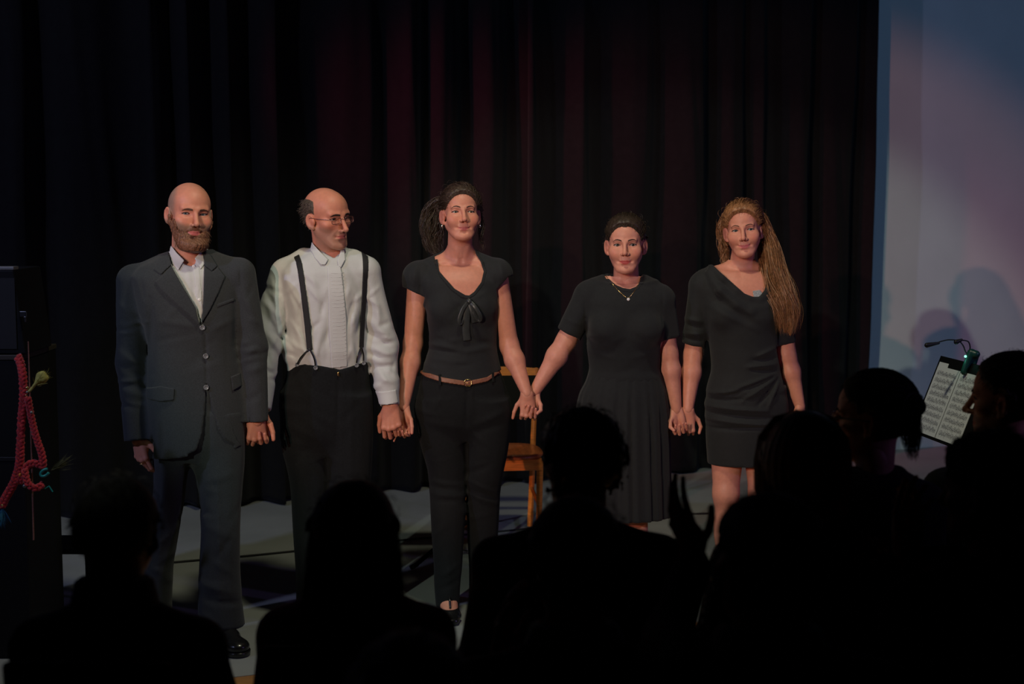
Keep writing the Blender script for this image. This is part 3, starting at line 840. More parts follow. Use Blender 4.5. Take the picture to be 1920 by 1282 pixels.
SL = 0.38                                        # the stage stands at an angle to the camera
ANG = math.atan(SL)
def stage(u, v, z=0.0):
    """u along the curtain to the right, v from the curtain towards the audience"""
    return V3(math.cos(ANG) * u + math.sin(ANG) * v, 8.53 + math.sin(ANG) * u - math.cos(ANG) * v, z)
def u_at(px):
    a = (px - 960) / FPX; Y = 8.53 / (1 - SL * a); return (a * Y) / math.cos(ANG)

fl = link('floor', np_mesh('floor', *boxm((-6, 0.5, -0.10), (7, 14, -0.012)), smooth=False), 'floor_base'); tag(fl, 'oak strip floor of the hall', kind='structure')
bd = np_mesh('board', *boxm((-0.598, -0.0445, -0.014), (0.598, 0.0445, 0.0)), smooth=False); bd.materials.append(M['oak'])
for r in range(24):
    for c in range(5):
        o = bpy.data.objects.new('board', bd); COL.objects.link(o); o.parent = fl
        o.location = (-2.7 + c * 1.2 + (r % 3) * 0.4, 3.75 + r * 0.09, 0.0)
wl = link('wall_back', np_mesh('wall_back', *boxm((-5.5, -0.32, 0), (5.5, -0.18, 4.2)), smooth=False), 'wall'); tag(wl, 'white painted wall behind the stage', kind='structure')
# wall frame: local x along the stage, local y towards audience is -y
wl.location = (0, 8.53, 0); wl.rotation_euler = (0, 0, ANG)
for v in wl.data.vertices: v.co.y = -v.co.y

# grey stage mat with its front edge running past the performers' feet
A = WZ(455, 1268, 0); B = WZ(850, 1221, 0); e = nrm(B - A)
f0 = A - e * 2.3; f1 = A + e * 4.6; b0 = stage(-3.6, -0.175); b1 = stage(4.6, -0.175)
q = [f0, f1, b1, b0]
V = np.array([[p[0], p[1], z] for z in (0.0005, 0.0025) for p in q])
st = link('stage_mat', np_mesh('stage_mat', V, [[3, 2, 1, 0], [4, 5, 6, 7], [0, 1, 5, 4], [1, 2, 6, 5], [2, 3, 7, 6], [3, 0, 4, 7]], smooth=False), 'mat')
tag(st, 'grey vinyl stage mat on the oak floor under the performers', 'mat')

# curtain panels
def curtain(u0, u1, seed, hem, label, back=0.0):
    rg = np.random.RandomState(seed); n = int((u1 - u0) / 0.011); us = np.linspace(u0, u1, n); zs = np.concatenate([np.linspace(hem, 0.5, 14), np.linspace(0.55, 3.8, 40)])
    # irregular folds: cumulative phase
    w = rg.uniform(0.07, 0.24, 80); c = np.cumsum(w); ph = np.interp(us - u0, np.concatenate([[0], c]), np.arange(81) * math.pi)
    am = np.interp(us - u0, np.concatenate([[0], c]), rg.uniform(0.30, 1.1, 81))
    V = []
    for z in zs:
        t = z / 3.8; k = 0.085 * (1 - 0.30 * t)
        sw = 0.030 * np.sin(us * 2.1 + seed) * (1 - t) + 0.012 * np.sin(us * 5.0 + z * 1.1 + seed)
        p = ph + 0.25 * np.sin(z * 1.3 + us * 3 + seed)
        off = k * am * (np.sin(p) + 0.22 * np.sin(2 * p + 1.0)) + sw
        off = off + 0.006 * np.sin(us * 40 + 3 * np.sin(z * 2 + us * 7)) * (1 - 0.5 * t)
        uu = us + 0.012 * np.cos(p) * am
        zz = z + (0.012 * np.sin(us * 4 + seed) if z == hem else 0.0)
        for i in range(n):
            q = stage(uu[i], off[i] + 0.02 - back, zz if np.isscalar(zz) else zz[i]); V.append(q)
    V = np.array(V); m = len(zs)
    I = np.arange(m - 1)[:, None] * n + np.arange(n - 1)[None, :]
    Fc = np.stack([I, I + 1, I + n + 1, I + n], -1).reshape(-1, 4)
    ob = V.mean(0); ob[2] = 0
    o = link('stage_curtain', np_mesh('stage_curtain', V - ob, Fc), 'curtain', None, ob)
    sm = o.modifiers.new('thickness', 'SOLIDIFY'); sm.thickness = 0.004; sm.offset = -1
    tag(o, label, 'curtain', 'black stage curtains')
    return o
curtain(u_at(-120), u_at(520), 3, 0.018, 'black stage curtain panel hanging behind the two men')
curtain(u_at(490), u_at(1010), 8, 0.020, 'black stage curtain panel hanging behind the woman with the brown belt', 0.05)
curtain(u_at(980), u_at(1624), 5, 0.022, 'black stage curtain panel hanging next to the white wall')

# cable across the mat
pts = [WZ(px, py, 0.009) for px, py in ((200, 1066), (322, 1054), (450, 1043), (550, 1033), (740, 1013.5), (860, 1003), (988, 991), (1100, 980), (1240, 966), (1330, 962))]
o = link('floor_cable', np_mesh('floor_cable', *tube(catmull(pts, 60), 0.005, 6)), 'rubber'); tag(o, 'thin black cable running across the grey stage mat', 'cable')

def obj_at(name, parts, mat, parent=None, loc=None, rz=0.0, smooth=False):
    V, Fc = joinm(parts) if isinstance(parts, list) else parts
    return link(name, np_mesh(name, V, Fc, smooth), mat, parent, loc, rz)
def empty(name, loc, rz=0.0):
    o = bpy.data.objects.new(name, None); COL.objects.link(o); o.location = loc; o.rotation_euler = (0, 0, rz); o.empty_display_size = 0.1; return o
# ------------------------------------------------------------------ things on the stage
M['varnish'] = mk('orange_varnished_beech', (0.85, 0.28, 0.045), 0.3, nscale=14, namt=0.18, stretch=(1, 1, 9), coat=0.3)
M['seat_wood'] = mk('reddish_seat_veneer', (0.50, 0.14, 0.04), 0.35, nscale=10, namt=0.2, stretch=(9, 1, 1), coat=0.2)
M['paper'] = mk('sheet_paper', (0.78, 0.80, 0.82), 0.8)
M['ink'] = mk('printed_ink', (0.08, 0.08, 0.10), 0.8)
M['led_green'] = mk('green_led', (0.1, 0.6, 0.4), 0.3, emit=(0.25, 1.0, 0.65), estr=2.0)
M['green_plastic'] = mk('green_translucent_clip', (0.012, 0.07, 0.055), 0.35)
M['red_wool'] = mk('red_wool', (0.50, 0.012, 0.014), 0.9, sheen=0.3, nscale=120, namt=0.3, bump=0.4, bscale=200)
M['feather_green'] = mk('yellow_green_feather', (0.50, 0.46, 0.10), 0.8, nscale=60, namt=0.2)
M['feather_dark'] = mk('dark_olive_feather', (0.10, 0.10, 0.03), 0.8, nscale=60, namt=0.3)
M['teal'] = mk('teal_beads', (0.02, 0.32, 0.26), 0.3, coat=0.4)
M['blue_fluff'] = mk('blue_pompom', (0.04, 0.22, 0.34), 0.9)
M['brown_rod'] = mk('brown_rod', (0.30, 0.14, 0.10), 0.6, nscale=300, namt=0.4)

def wooden_chair():
    c = W(942, 850, 7.12); rz = 6 * D2R
    r = empty('wooden_chair', (c[0], 7.16, 0.004), rz); tag(r, 'orange varnished wooden chair standing behind the woman with the brown belt', 'chair')
    w, d = .19, .19
    for sx in (-1, 1):
        V, Fc = tube([(sx * (w - .022), -d + .03, 0.002), (sx * (w - .018), -d + .025, .43)], [.015, .019], 4); bevel(obj_at('leg', (V, Fc), 'varnish', r), .004)
        V, Fc = tube(catmull([(sx * (w - .02), d + .05, 0.002), (sx * (w - .015), d - .005, .30), (sx * (w - .012), d - .012, .46), (sx * (w + .002), d + .03, .66), (sx * (w + .018), d + .085, .845)], 18), np.linspace(.017, .014, 18), 4); bevel(obj_at('back_post', (V, Fc), 'varnish', r), .004)
    s = Field(); s.u(Ell((0, 0, .455), (w + .035, d + .035, .02)), 0); V, Fc = lathe([(.01, .440), (.94, .440), (1.0, .446), (1.0, .456), (.93, .461), (.6, .457), (.01, .453)], 32)
    V = V.copy(); a = np.sign(V[:, 0]) * np.abs(V[:, 0]) ** .62; b = np.sign(V[:, 1]) * np.abs(V[:, 1]) ** .62; V[:, 0] = a * (w + .012); V[:, 1] = b * (d + .012)
    obj_at('seat', (V, Fc), 'seat_wood', r, smooth=True)
    for lo, hi in (((-w + .01, -d + .006, .385), (w - .01, -d + .028, .441)), ((-w + .01, d - .028, .385), (w - .01, d - .008, .441)), ((-w + .006, -d + .028, .385), (-w + .028, d - .028, .441)), ((w - .028, -d + .028, .385), (w - .006, d - .028, .441))):
        bevel(obj_at('seat_rail', boxm(lo, hi), 'varnish', r), .003)
    for z0, z1, y0, y1 in ((.765, .845, d + .060, d + .085), (.60, .64, d + .012, d + .025)):
        P0 = []; xs = np.linspace(-1, 1, 15)
        for x in xs:
            bow = .025 * (1 - x * x)
            for yy, zz in ((y0, z0), (y1, z1), (y1 + .016, z1), (y0 + .016, z0)): P0.append((x * (w + .012), yy + bow - .02, zz + (.008 * (1 - x * x) if zz == z1 else 0)))
        Fc = [[i * 4 + k, i * 4 + (k + 1) % 4, (i + 1) * 4 + (k + 1) % 4, (i + 1) * 4 + k] for i in range(14) for k in range(4)] + [[0, 3, 2, 1], [56, 57, 58, 59]]
        bevel(obj_at('back_rail', (np.array(P0), Fc), 'varnish', r), .004)
    for sx in (-1, 1): bevel(obj_at('stretcher', tube([(sx * (w - .02), -d + .03, .20), (sx * (w - .017), d + .005, .22)], .010, 8), 'varnish', r), .001)
wooden_chair()

def centre_stand():
    Y = 6.68; c = W(880, 1000, Y); r = empty('music_stand', (c[0], Y, 0.004), 4 * D2R); tag(r, 'black music stand with a wide desk behind the woman with the brown belt', 'music stand')
    obj_at('pole', joinm([tube([(0, 0, .16), (0, 0, .60)], .011, 12), tube([(0, 0, .55), (0, 0, .80)], .008, 12)]), 'black_paint', r, smooth=True)
    for a in (205, 325, 85):
        d = V3(math.cos(a * D2R), math.sin(a * D2R), 0)
        lg = obj_at('leg', tube([d * .012 + V3(0, 0, .20), d * .30 + V3(0, 0, .012)], .011, 8), 'black_paint', r, smooth=True)
        obj_at('rubber_foot', tube([d * .275 + V3(0, 0, .026), d * .31 + V3(0, 0, .012)], .0125, 8), 'rubber', lg, smooth=True)
        obj_at('brace', tube([d * .16 + V3(0, 0, .105), V3(0, 0, .055) + d * .01], .004, 6), 'dark_metal', r)
    R = rotx(-18 * D2R)
    V, Fc = boxm((-.31, -.003, 0), (.335, .003, .205)); V = V @ R.T + V3(0, -.02, .70); dk = obj_at('desk', (V, Fc), 'black_paint', r); bevel(dk, .002)
    V, Fc = boxm((-.31, -.05, -.004), (.335, .003, .002)); V = V @ R.T + V3(0, -.02, .70); bevel(obj_at('ledge', (V, Fc), 'black_paint', dk), .001)
    obj_at('clamp', lathe([(.018, .74), (.02, .75), (.02, .80), (.016, .81)], 12), 'black_paint', r)
centre_stand()

def side_stand():
    r0 = nrm([.15, -.99, 0]); tl = 21 * D2R; hn = nrm([.99, .15, 0]); up = math.sin(tl) * hn + V3(0, 0, math.cos(tl)); nn = np.cross(up, r0); nn = nn if nn[1] < 0 else -nn
    o0 = W(1711, 806, 6.1); ctr = o0 + r0 * .25
    base = V3(ctr[0] + .03, ctr[1] + .02, 0.004)
    R = empty('music_stand', base); tag(R, 'black music stand holding sheet music with a clip-on lamp by the white wall', 'music stand')
    def pt(u, v, n=0.0): return o0 + r0 * u + up * v + nn * n - base
    def slab(u0, u1, v0, v1, n0, n1):
        V = np.array([pt(u, v, n) for n in (n0, n1) for u, v in ((u0, v0), (u1, v0), (u1, v1), (u0, v1))]); return V, [[3, 2, 1, 0], [4, 5, 6, 7], [0, 1, 5, 4], [1, 2, 6, 5], [2, 3, 7, 6], [3, 0, 4, 7]]
    bevel(obj_at('desk', slab(-.012, .50, -.004, .345, -.006, -.001), 'black_paint', R), .002)
    bevel(obj_at('ledge', slab(-.012, .50, -.010, -.004, -.006, .045), 'black_paint', R), .001)
    obj_at('pole', joinm([tube([pt(.25, .10, -.03), pt(.25, .02, -.05)], .012, 10), tube([(0, 0, .16), pt(.25, .04, -.045)], .010, 12)]), 'black_paint', R, smooth=True)
    for a in (30, 150, 270):
        d = V3(math.cos(a * D2R), math.sin(a * D2R), 0); obj_at('leg', tube([d * .01 + V3(0, 0, .22), d * .27 + V3(0, 0, .012)], .010, 8), 'black_paint', R, smooth=True)
    def w(v): return v + base
    rg = np.random.RandomState(3)
    for k, u0 in enumerate((.008, .222)):
        nm = 'sheet_music'; V, Fc = slab(u0, u0 + .208, .003, .300, .0004, .0022)
        b0 = V.mean(0); pg = obj_at(nm, (V - b0, Fc), 'paper', None, w(b0)); tag(pg, 'sheet music page on the music stand, ' + ('with a paper strip at its top corner' if k == 0 else 'below the clip-on lamp'), 'sheet music', 'sheet music on the stand')
        for st in range(9):
            v = .275 - st * .030; parts = []
            for l in range(5):
                vv = v - l * .0032; V, Fc = slab(u0 + .014, u0 + .194, vv, vv + .0007, .0022, .0025); parts.append((V - b0, Fc))
            obj_at('staff', joinm(parts), 'ink', pg)['kind'] = 'stuff'
            parts = []
            for q in range(26):
                uu = u0 + .022 + q * .0066 + rg.uniform(-.001, .001); vv = v - rg.uniform(0, .0128)
                for a in (slab(uu, uu + .0034, vv, vv + .0026, .0022, .0026), slab(uu + .003, uu + .0036, vv, vv + .011 * rg.choice([1, -1]) + .0001, .0022, .0026)): parts.append((a[0] - b0, a[1]))
            for q in range(5):
                uu = u0 + .022 + q * .034; V, Fc = slab(uu, uu + .0145, v + .004, v + .0055, .0022, .0026); parts.append((V - b0, Fc))
            obj_at('notes', joinm(parts), 'ink', pg)['kind'] = 'stuff'
        if k == 0: V, Fc = slab(u0, u0 + .085, .300, .318, .0004, .0016); obj_at('paper_strip', (V - b0, Fc), 'paper', pg)
    # clip-on lamp
    cb = pt(.27, .345, .0) + base
    L = empty('stand_lamp', cb); tag(L, 'black clip-on lamp with two bent goosenecks and a green glow on the music stand', 'lamp')
    def lp(u, v, n=0.0): return pt(u, v, n) + base - cb
    F = Field(); F.u(Cap(lp(.27, .300, .014), lp(.27, .385, .014), .013, .017)); F.u(Cap(lp(.27, .330, -.016), lp(.27, .375, -.010), .011, .013), .01); F.u(Ell(lp(.285, .385, .0), .016), .01)
    V, Fc = polygonise(F, .003); obj_at('clip', (V, Fc), 'green_plastic', L, smooth=True)
    V, Fc = lathe([(.0005, -.005), (.004, -.004), (.0055, 0), (.004, .004), (.0005, .005)], 10); obj_at('indicator_light', (V + lp(.27, .362, .033), Fc), 'led_green', L, smooth=True)
    yb = (cb[1]); q = lambda px, py, dy=0: W(px, py, yb + dy) - cb
    obj_at('gooseneck', tube(catmull([lp(.275, .375, .004), q(1812, 662), q(1806, 648), q(1797, 639), q(1780, 637), q(1764, 640), q(1754, 644)], 30), .0028, 8), 'black_plastic', L, smooth=True)
    obj_at('gooseneck', tube(catmull([lp(.28, .375, -.004), q(1816, 664), q(1819, 652), q(1816, 641), q(1808, 638), q(1800, 638)], 26), .0028, 8), 'black_plastic', L, smooth=True)
    for a, b in (((1760, 643), (1738, 647)), ((1803, 637), (1793, 641))):
        F = Field(); F.u(Cap(q(*a), q(*b), .0055, .0105)); V, Fc = polygonise(F, .002); obj_at('lamp_head', (V, Fc), 'black_plastic', L, smooth=True)
    l = bpy.data.lights.new('lamp_glow', 'POINT'); l.energy = 0.02; l.color = (0.2, 1.0, 0.75); l.shadow_soft_size = .01; o = bpy.data.objects.new('lamp_glow', l); COL.objects.link(o); o.parent = L; o.location = lp(.262, .345, .06)
side_stand()

def left_cabinet():
    Y = 5.25; s = FPX / Y; xr = W(40, 665, Y)[0]; zt = W(40, 667, Y)[2]
    c = empty('black_cabinet', (xr - .30, Y + .2, 0.004)); tag(c, 'tall black cabinet with a brown top edge at the stage side, under the black loudspeaker', 'cabinet')
    bevel(obj_at('body', boxm((-.30, -.2, 0.0), (.30, .2, zt - .02)), 'black_paint', c), .004)
    bevel(obj_at('top_board', boxm((-.305, -.205, zt - .02), (.302, .205, zt)), mk('worn_brown_edge', (.035, .028, .02), .6), c), .003)
    bevel(obj_at('rail', boxm((-.302, -.203, zt - .40), (.30, -.19, zt - .385)), 'dark_metal', c), .001)
    h0, h1 = zt + .002, W(24, 508, Y)[2]
    x1b, x1t = W(48, 640, Y)[0], W(26, 512, Y)[0]
    k = empty('loudspeaker', (xr - .30, Y + .15, h0 + 0.004)); tag(k, 'black wedge loudspeaker with a silver latch standing on the tall black cabinet', 'loudspeaker')
    V = []
    for z, xb in ((0, x1b), (h1 - h0, x1t)):
        for x in (-.25, xb - (xr - .30)):
            for y in (-.15, .15): V.append((x, y, z))
    V = np.array(V); Fc = [[0, 1, 3, 2], [4, 6, 7, 5], [0, 4, 5, 1], [2, 3, 7, 6], [0, 2, 6, 4], [1, 5, 7, 3]]
    bevel(obj_at('box', (V, Fc), 'black_paint', k), .005)
    t = x1t - (xr - .30); bevel(obj_at('top_plate', boxm((-.2, -.152, h1 - h0), (t + .001, -.10, h1 - h0 + .012)), 'metal_dull', k), .002)
    a = W(45, 590, Y) - V3(xr - .30, Y + .15, h0); a[1] = -.152
    bevel(obj_at('latch', boxm(a + V3(-.012, -.008, -.012), a + V3(.012, 0, .010)), 'metal', k), .002); bevel(obj_at('latch_hook', boxm(a + V3(.004, -.010, -.030), a + V3(.010, -.002, -.010)), 'metal', k), .001)
    obj_at('grille', boxm((-.23, -.1535, .02), (a[0] - .03, -.1505, h1 - h0 - .03)), 'black_elastic', k)
M['metal_dull'] = mk('dull_metal', (.30, .29, .26), .5, metal=.7)
left_cabinet()

def garland():
    Y = 5.02; q = lambda x, y, dy=0.0: W(x, y, Y + dy)
    b = q(45, 950); b[2] = W(5, 960, Y)[2]
    rod = obj_at('hanging_rod', (tube([q(53, 640), q(56, 740), q(60, 880), q(63, 1012)], [.0018, .0026, .003, .003], 8)[0] - q(60, 1012), tube([q(53, 640), q(56, 740), q(60, 880), q(63, 1012)], .003, 8)[1]), 'brown_rod', None, q(60, 1012)); tag(rod, 'thin brown rod hanging among the red wool braids', 'rod')
    base = q(36, 940); g = empty('wool_garland', base); tag(g, 'red braided wool garland with feathers and charms hanging from the black cabinet', 'garland')
    def braid(pts, r, nm='braid', tw=9):
        C = catmull([q(*p) for p in pts], 90); T = np.gradient(C, axis=0); T /= np.linalg.norm(T, axis=1)[:, None]; A = np.cross(T, [0, 1, 0.1]); A /= np.linalg.norm(A, axis=1)[:, None]; B = np.cross(T, A); s = np.concatenate([[0], np.cumsum(np.linalg.norm(np.diff(C, axis=0), axis=1))])
        for k in range(3):
            ph = s * 150 + k * 2.094; D = C + A * (r * .75 * np.cos(ph))[:, None] + B * (r * .45 * np.sin(2 * ph))[:, None]
            obj_at(nm + '_strand', (lambda m: (m[0] - base, m[1]))(tube(D, r * .62, 8)), 'red_wool', g, smooth=True)
    braid([(34, 668, .03), (42, 700), (44, 745), (40, 790), (38, 840), (36, 872), (26, 905), (12, 930), (2, 950)], .0125)
    braid([(52, 745, -.01), (58, 780), (68, 820), (78, 850), (80, 872), (66, 868), (52, 872), (42, 888), (36, 905)], .0105)
    braid([(46, 880, -.02), (52, 905, -.03), (66, 915, -.03), (80, 908, -.02)], .0100)
    rg = np.random.RandomState(7)
    def tuft(a, b, n, spread, mat, nm, w=.0016, m=8):
        a, b = q(*a), q(*b); C = []
        for i in range(n):
            e = b + rg.normal(size=3) * spread; mid = (a + e) / 2 + rg.normal(size=3) * spread * .4; C.append([(1 - t) ** 2 * a + 2 * t * (1 - t) * mid + t * t * e - base for t in np.linspace(0, 1, m)])
        V, Fc = ribbons(np.array(C), w, 1); o = link(nm, np_mesh(nm, V, Fc), mat, g); o['kind'] = 'stuff'
    F = Field(); F.u(Ell(q(79, 708) - base, (.022, .014, .024), roty(40 * D2R))); F.u(Cap(q(70, 718) - base, q(54, 734) - base, .006, .003), .01); F.disp(wobble(.003, 300, 300, 300, 2)); V, Fc = polygonise(F, .002); obj_at('green_feather', (V, Fc), 'feather_green', g, smooth=True)
    tuft((66, 722), (84, 705), 160, .012, 'feather_green', 'feather_barbs'); tuft((95, 882), (126, 864), 90, .012, 'feather_dark', 'dark_feather')
    for x, y, r_, mt in ((51, 727, .006, 'gold'), (51, 735, .005, 'metal_dull'), (49, 741, .004, 'gold'), (59, 773, .006, 'metal_dull'), (38, 890, .007, 'varnish'), (46, 911, .007, 'metal_dull'), (4, 947, .005, 'gold')):
        V, Fc = lathe([(.0005, -r_), (r_ * .7, -r_ * .7), (r_, 0), (r_ * .7, r_ * .7), (.0005, r_)], 12); obj_at('bead', (V + q(x, y, -.02) - base, Fc), mt, g, smooth=True)
    V, Fc = tube([q(84 + 8 * math.cos(a), 886 + 6 * math.sin(a) - 3 * math.cos(a), -.02) - base for a in np.linspace(.4, 5.4, 20)], .005, 8); obj_at('teal_ring', (V, Fc), 'teal', g, smooth=True)
    V, Fc = tube([q(84, 916, -.02) - base, q(92, 911, -.02) - base, q(99, 922, -.02) - base], .0025, 6); obj_at('teal_charm', (V, Fc), 'teal', g)
    tuft((5, 952), (3, 978), 220, .011, 'blue_fluff', 'blue_pompom', .002)
    obj_at('pompom_cord', (lambda m: (m[0] - base, m[1]))(tube([q(4, 948), q(5, 968)], .002, 6)), 'brown_rod', g)
garland()

def low_bench():
    Y = 5.9; a = WZ(62, 1130, 0); c = W(118, 1018, Y)
    r = empty('low_bench', (c[0], Y, 0.004)); tag(r, 'low black bench on the stage mat beside the tall black cabinet', 'bench')
    bevel(obj_at('top', boxm((-.16, -.13, c[2] - .02), (.16, .13, c[2])), 'black_paint', r), .004)
    for sx in (-1, 1):
        for sy in (-1, 1): bevel(obj_at('leg', boxm((sx * .14 - .012, sy * .11 - .012, 0), (sx * .14 + .012, sy * .11 + .012, c[2] - .02)), 'black_paint', r), .002)
low_bench()
p = WZ(82, 1146, 0.0); F = Field(); F.u(Cap((-.05, 0, .03), (.05, .0, .03), .018, .022)); F.u(Cap((-.05, 0, .012), (.045, 0, .012), .012), .01)
V, Fc = polygonise(F, .003); o = obj_at('pedal', (V, Fc), 'metal_dull', None, p + V3(0, 0, .0045), smooth=True); tag(o, 'small dull metal pedal on the floor at the foot of the black cabinet', 'pedal')
# ------------------------------------------------------------------ man in the charcoal suit
def man_suit():
    P = Person(360, 5.5, 16 * D2R); P.skin = V3(0.60, 0.248, 0.162)
    nb = P.J(352, 497, .035)
    Hd = Head(P, 356.5, 401, 14, 0, 4, 1.04, dy=-.01, q=dict(jaw=1.05, smile=.5, brow=1.2, eyeup=.0040, eyedn=.0040, nose=1.02, browz=-.0045, flatbrow=1), neckbase=nb, neckr=(.058, .064),
              iris=(.10, .14, .17), gaze=(.16, -1, 0), brow='brow_mid', browth=.0036, lips=(.60, .17, .15), blush=.28, stubble=.9, scalp=.75)
    # beard
    def reg(x, y, z):
        a = np.abs(x)
        line = np.interp(a.ravel(), [0, .010, .022, .034, .045, .058, .066, .072, .09], [-.0495, -.0495, -.054, -.063, -.064, -.052, -.034, -.006, .0]).astype(f4).reshape(a.shape)
        d = z - line + 0 * y
        mouth = 1 - np.sqrt((x / .0235) ** 2 + ((z + .0700 - .05 * a) / .0085) ** 2); d = np.maximum(d, mouth * .008)
        und = .4 - np.sqrt((x / .016) ** 2 + ((z + .086) / .006) ** 2); d = np.maximum(d, und * .004)
        d = np.maximum(d, np.maximum(y - f4(.004) + .5 * np.maximum(-z - .06, 0), -.148 - z))
        return d
    def th(x, y, z):
        return (.0035 + .0115 * np.clip((-.056 - z) / .055, 0, 1) + .004 * np.exp(-(x / .03) ** 2) * np.clip((-.04 - z) / .02, 0, 1)).astype(f4) + 0 * y
    Fb = Hd.F0.copy(); Fb.u(Ell((0, -.058, -.112), (.034, .030, .022)), .02)
    bslot = Hd.shell('beard', 'beard', reg, th, h=.0024, base=Fb, disp=lambda x, y, z: f4(.0014) * np.sin(x * 620 + 3 * np.sin(z * 190)) * np.sin(z * 260 + 2 * np.sin(x * 330)) + f4(.001) * np.sin(y * 500 + x * 300))
    rg = np.random.RandomState(4); C = []
    for i in range(900):
        a = rg.uniform(-1.25, 1.25); zz = rg.uniform(-.118, -.050); r0 = .062 - .1 * max(0, -.09 - zz)
        if abs(a) < .35 and zz > -.092: continue
        p = V3(math.sin(a) * r0, -.026 - math.cos(a) * (r0 - .005), zz)
        if zz > -.070 and abs(a) < .65: continue
        ln = rg.uniform(.010, .022); dv = nrm(V3(math.sin(a) * .35, -math.cos(a) * .30, -1) + rg.normal(size=3) * .22)
        C.append([p + dv * ln * t + V3(0, -.004, 0) * t * t for t in (0, .35, .7, 1)])
    V, Fc = ribbons(np.array([Hd.to(c) for c in C]), .0011, 2); P.part('beard_strands', V, Fc, 'beard', par=bslot)
    # shirt
    jrows = [(470, 318, 396, .066, .02), (486, 290, 420, .082, .015), (500, 262, 446, .098, .01), (520, 250, 460, .112), (555, 256, 462, .126), (600, 268, 455, .134), (645, 276, 446, .130), (700, 277, 453, .134), (750, 277, 460, .140), (800, 280, 463, .146), (856, 281, 464, .150)]
    jr = P.rows(jrows)
    S = Field(); S.u(Loft([(z, cx, cy, rx - .016, ry - .014) for z, cx, cy, rx, ry in jr], 2.4), 0); S.u(Cap(P.J(356, 470, .025), P.J(353, 505, .03), .061, .078), .03)
    Sb = S.copy()
    S.cut(lambda x, y, z: f4(P.J(0, 706)[2]) - z + 0 * x + 0 * y)
    S.cut(plane_cut(P.J(352, 474, 0), V3(.05, -.45, 1)))
    pl = poly2(P.p2([(322, 440), (335, 484), (350, 497), (361, 500), (368, 496), (371, 484), (378, 440)]))
    S.cut(lambda x, y, z: np.where(y < 0, -pl(x, z), f4(-1)).astype(f4) + 0 * y)
    S.disp(wobble(.004, 40, 10, 22, 5))
    for a, b, w, am in (((352, 505), (362, 585), 5, .005), ((345, 515), (370, 560), 4, -.004), ((375, 505), (370, 580), 4, .005), ((340, 520), (360, 565), 4, .003)): S.disp(P.ridge(a, b, w, am))
    sh = P.cloth('shirt', S, 'shirt', .006)
    Cb = Sb.copy(); Cb.u(Cap(P.J(355, 455, .02), P.J(353, 505, .02), .064, .083), .01)
    P.patch('collar', Cb, [(313, 455), (322, 461), (334, 476), (347, 489), (335, 507), (324, 495), (313, 474)], 'shirt_fine', t=.007, inner=.002, par=sh)
    P.patch('collar', Cb, [(367, 486), (375, 477), (383, 466), (386, 496), (378, 506), (372, 494)], 'shirt_fine', t=.007, inner=.002, par=sh)
    P.patch('placket', Sb, [(363, 500), (375, 500), (381, 585), (376, 600), (371, 588)], 'shirt_fine', t=.003, par=sh)
    for bx, by in ((364.5, 500), (374, 562)):
        c = P.J(bx, by, -.11); V, Fc = lathe([(.0055, -.0015), (.0060, 0), (.0050, .0015), (.002, .0010)], 12); V = V @ rotx(90 * D2R).T
        # drop the button on the shirt front
        P.part('button', V + drop(Sb, c) + V3(0, -.004, 0), Fc, 'pearl', par=sh)
    # jacket
    aL = [P.J(250, 527, .01), P.J(247, 680, .0), P.J(258, 826, -.04)]; aR = [P.J(452, 512, .02), P.J(474, 650, .02), P.J(482, 790, .0)]
    Jk = Field(); Jk.u(Loft(jr, 2.4), 0)
    Jk.u(Cap(P.J(305, 497, .02), P.J(254, 526, .01), .044, .056), .03); Jk.u(Cap(P.J(400, 492, .02), P.J(444, 511, .015), .044, .054), .03)
    body = Jk.copy()
    Jk.u(Cap(aL[0], aL[1], .064, .058, ((0, 1, 0), 1.12)), .022); Jk.u(Cap(aL[1], aL[2], .058, .052, ((0, 1, 0), 1.1)), .03)
    Jk.u(Cap(aR[0], aR[1], .058, .055, ((0, 1, 0), 1.12)), .022); Jk.u(Cap(aR[1], aR[2], .055, .044, ((0, 1, 0), 1.1)), .03)
    for a in (aL, aR): Jk.sub(Cap(a[2] + nrm(a[2] - a[1]) * -.03, a[2] + nrm(a[2] - a[1]) * .1, .037, .040), .003)
    Jk.cut(plane_or(P, aL[2], aL[2] - aL[1], .11)); Jk.cut(plane_or(P, aR[2], aR[2] - aR[1], .11))
    vo = poly2(P.p2([(318, 440), (311, 463), (323, 501), (345, 541), (364, 574), (375, 606), (379, 600), (380, 570), (383, 520), (386, 480), (386, 440)]))
    fo = poly2(P.p2([(387.5, 722), (389, 728), (397, 770), (408, 806), (420, 824), (438, 836), (438, 900), (350, 900), (352, 848), (368, 842), (379, 810), (386, 760)]))
    Jk.cut(lambda x, y, z: np.where(y < f4(.02), -np.minimum(vo(x, z), fo(x, z)), f4(-1)).astype(f4) + 0 * y)
    Jk.cut(line_cut(P, (284, 851), (462, 832)))
    Jk.disp(wobble(.0035, 16, 9, 13, 2))
    R_ = P.ridge
    for a, b, w, am in (((384, 606), (388, 724), 2.6, -.006), ((283, 560), (283, 700), 6, -.010), ((446, 540), (444, 640), 6, -.008), ((300, 600), (372, 612), 6, .004), ((395, 620), (440, 600), 6, .004), ((290, 640), (365, 625), 6, -.003),
                        ((225, 575), (262, 590), 8, .006), ((228, 600), (270, 620), 6, -.005), ((224, 660), (268, 690), 8, .006), ((226, 690), (272, 710), 7, -.005), ((232, 735), (276, 745), 8, .005), ((462, 560), (486, 600), 7, .006), ((470, 640), (498, 660), 7, -.005), ((468, 700), (500, 690), 8, .006),
                        ((305, 560), (312, 840), 3, -.002), ((425, 600), (428, 700), 3, -.002), ((262, 510), (270, 560), 3, -.004), ((452, 500), (456, 540), 2.5, -.005)):
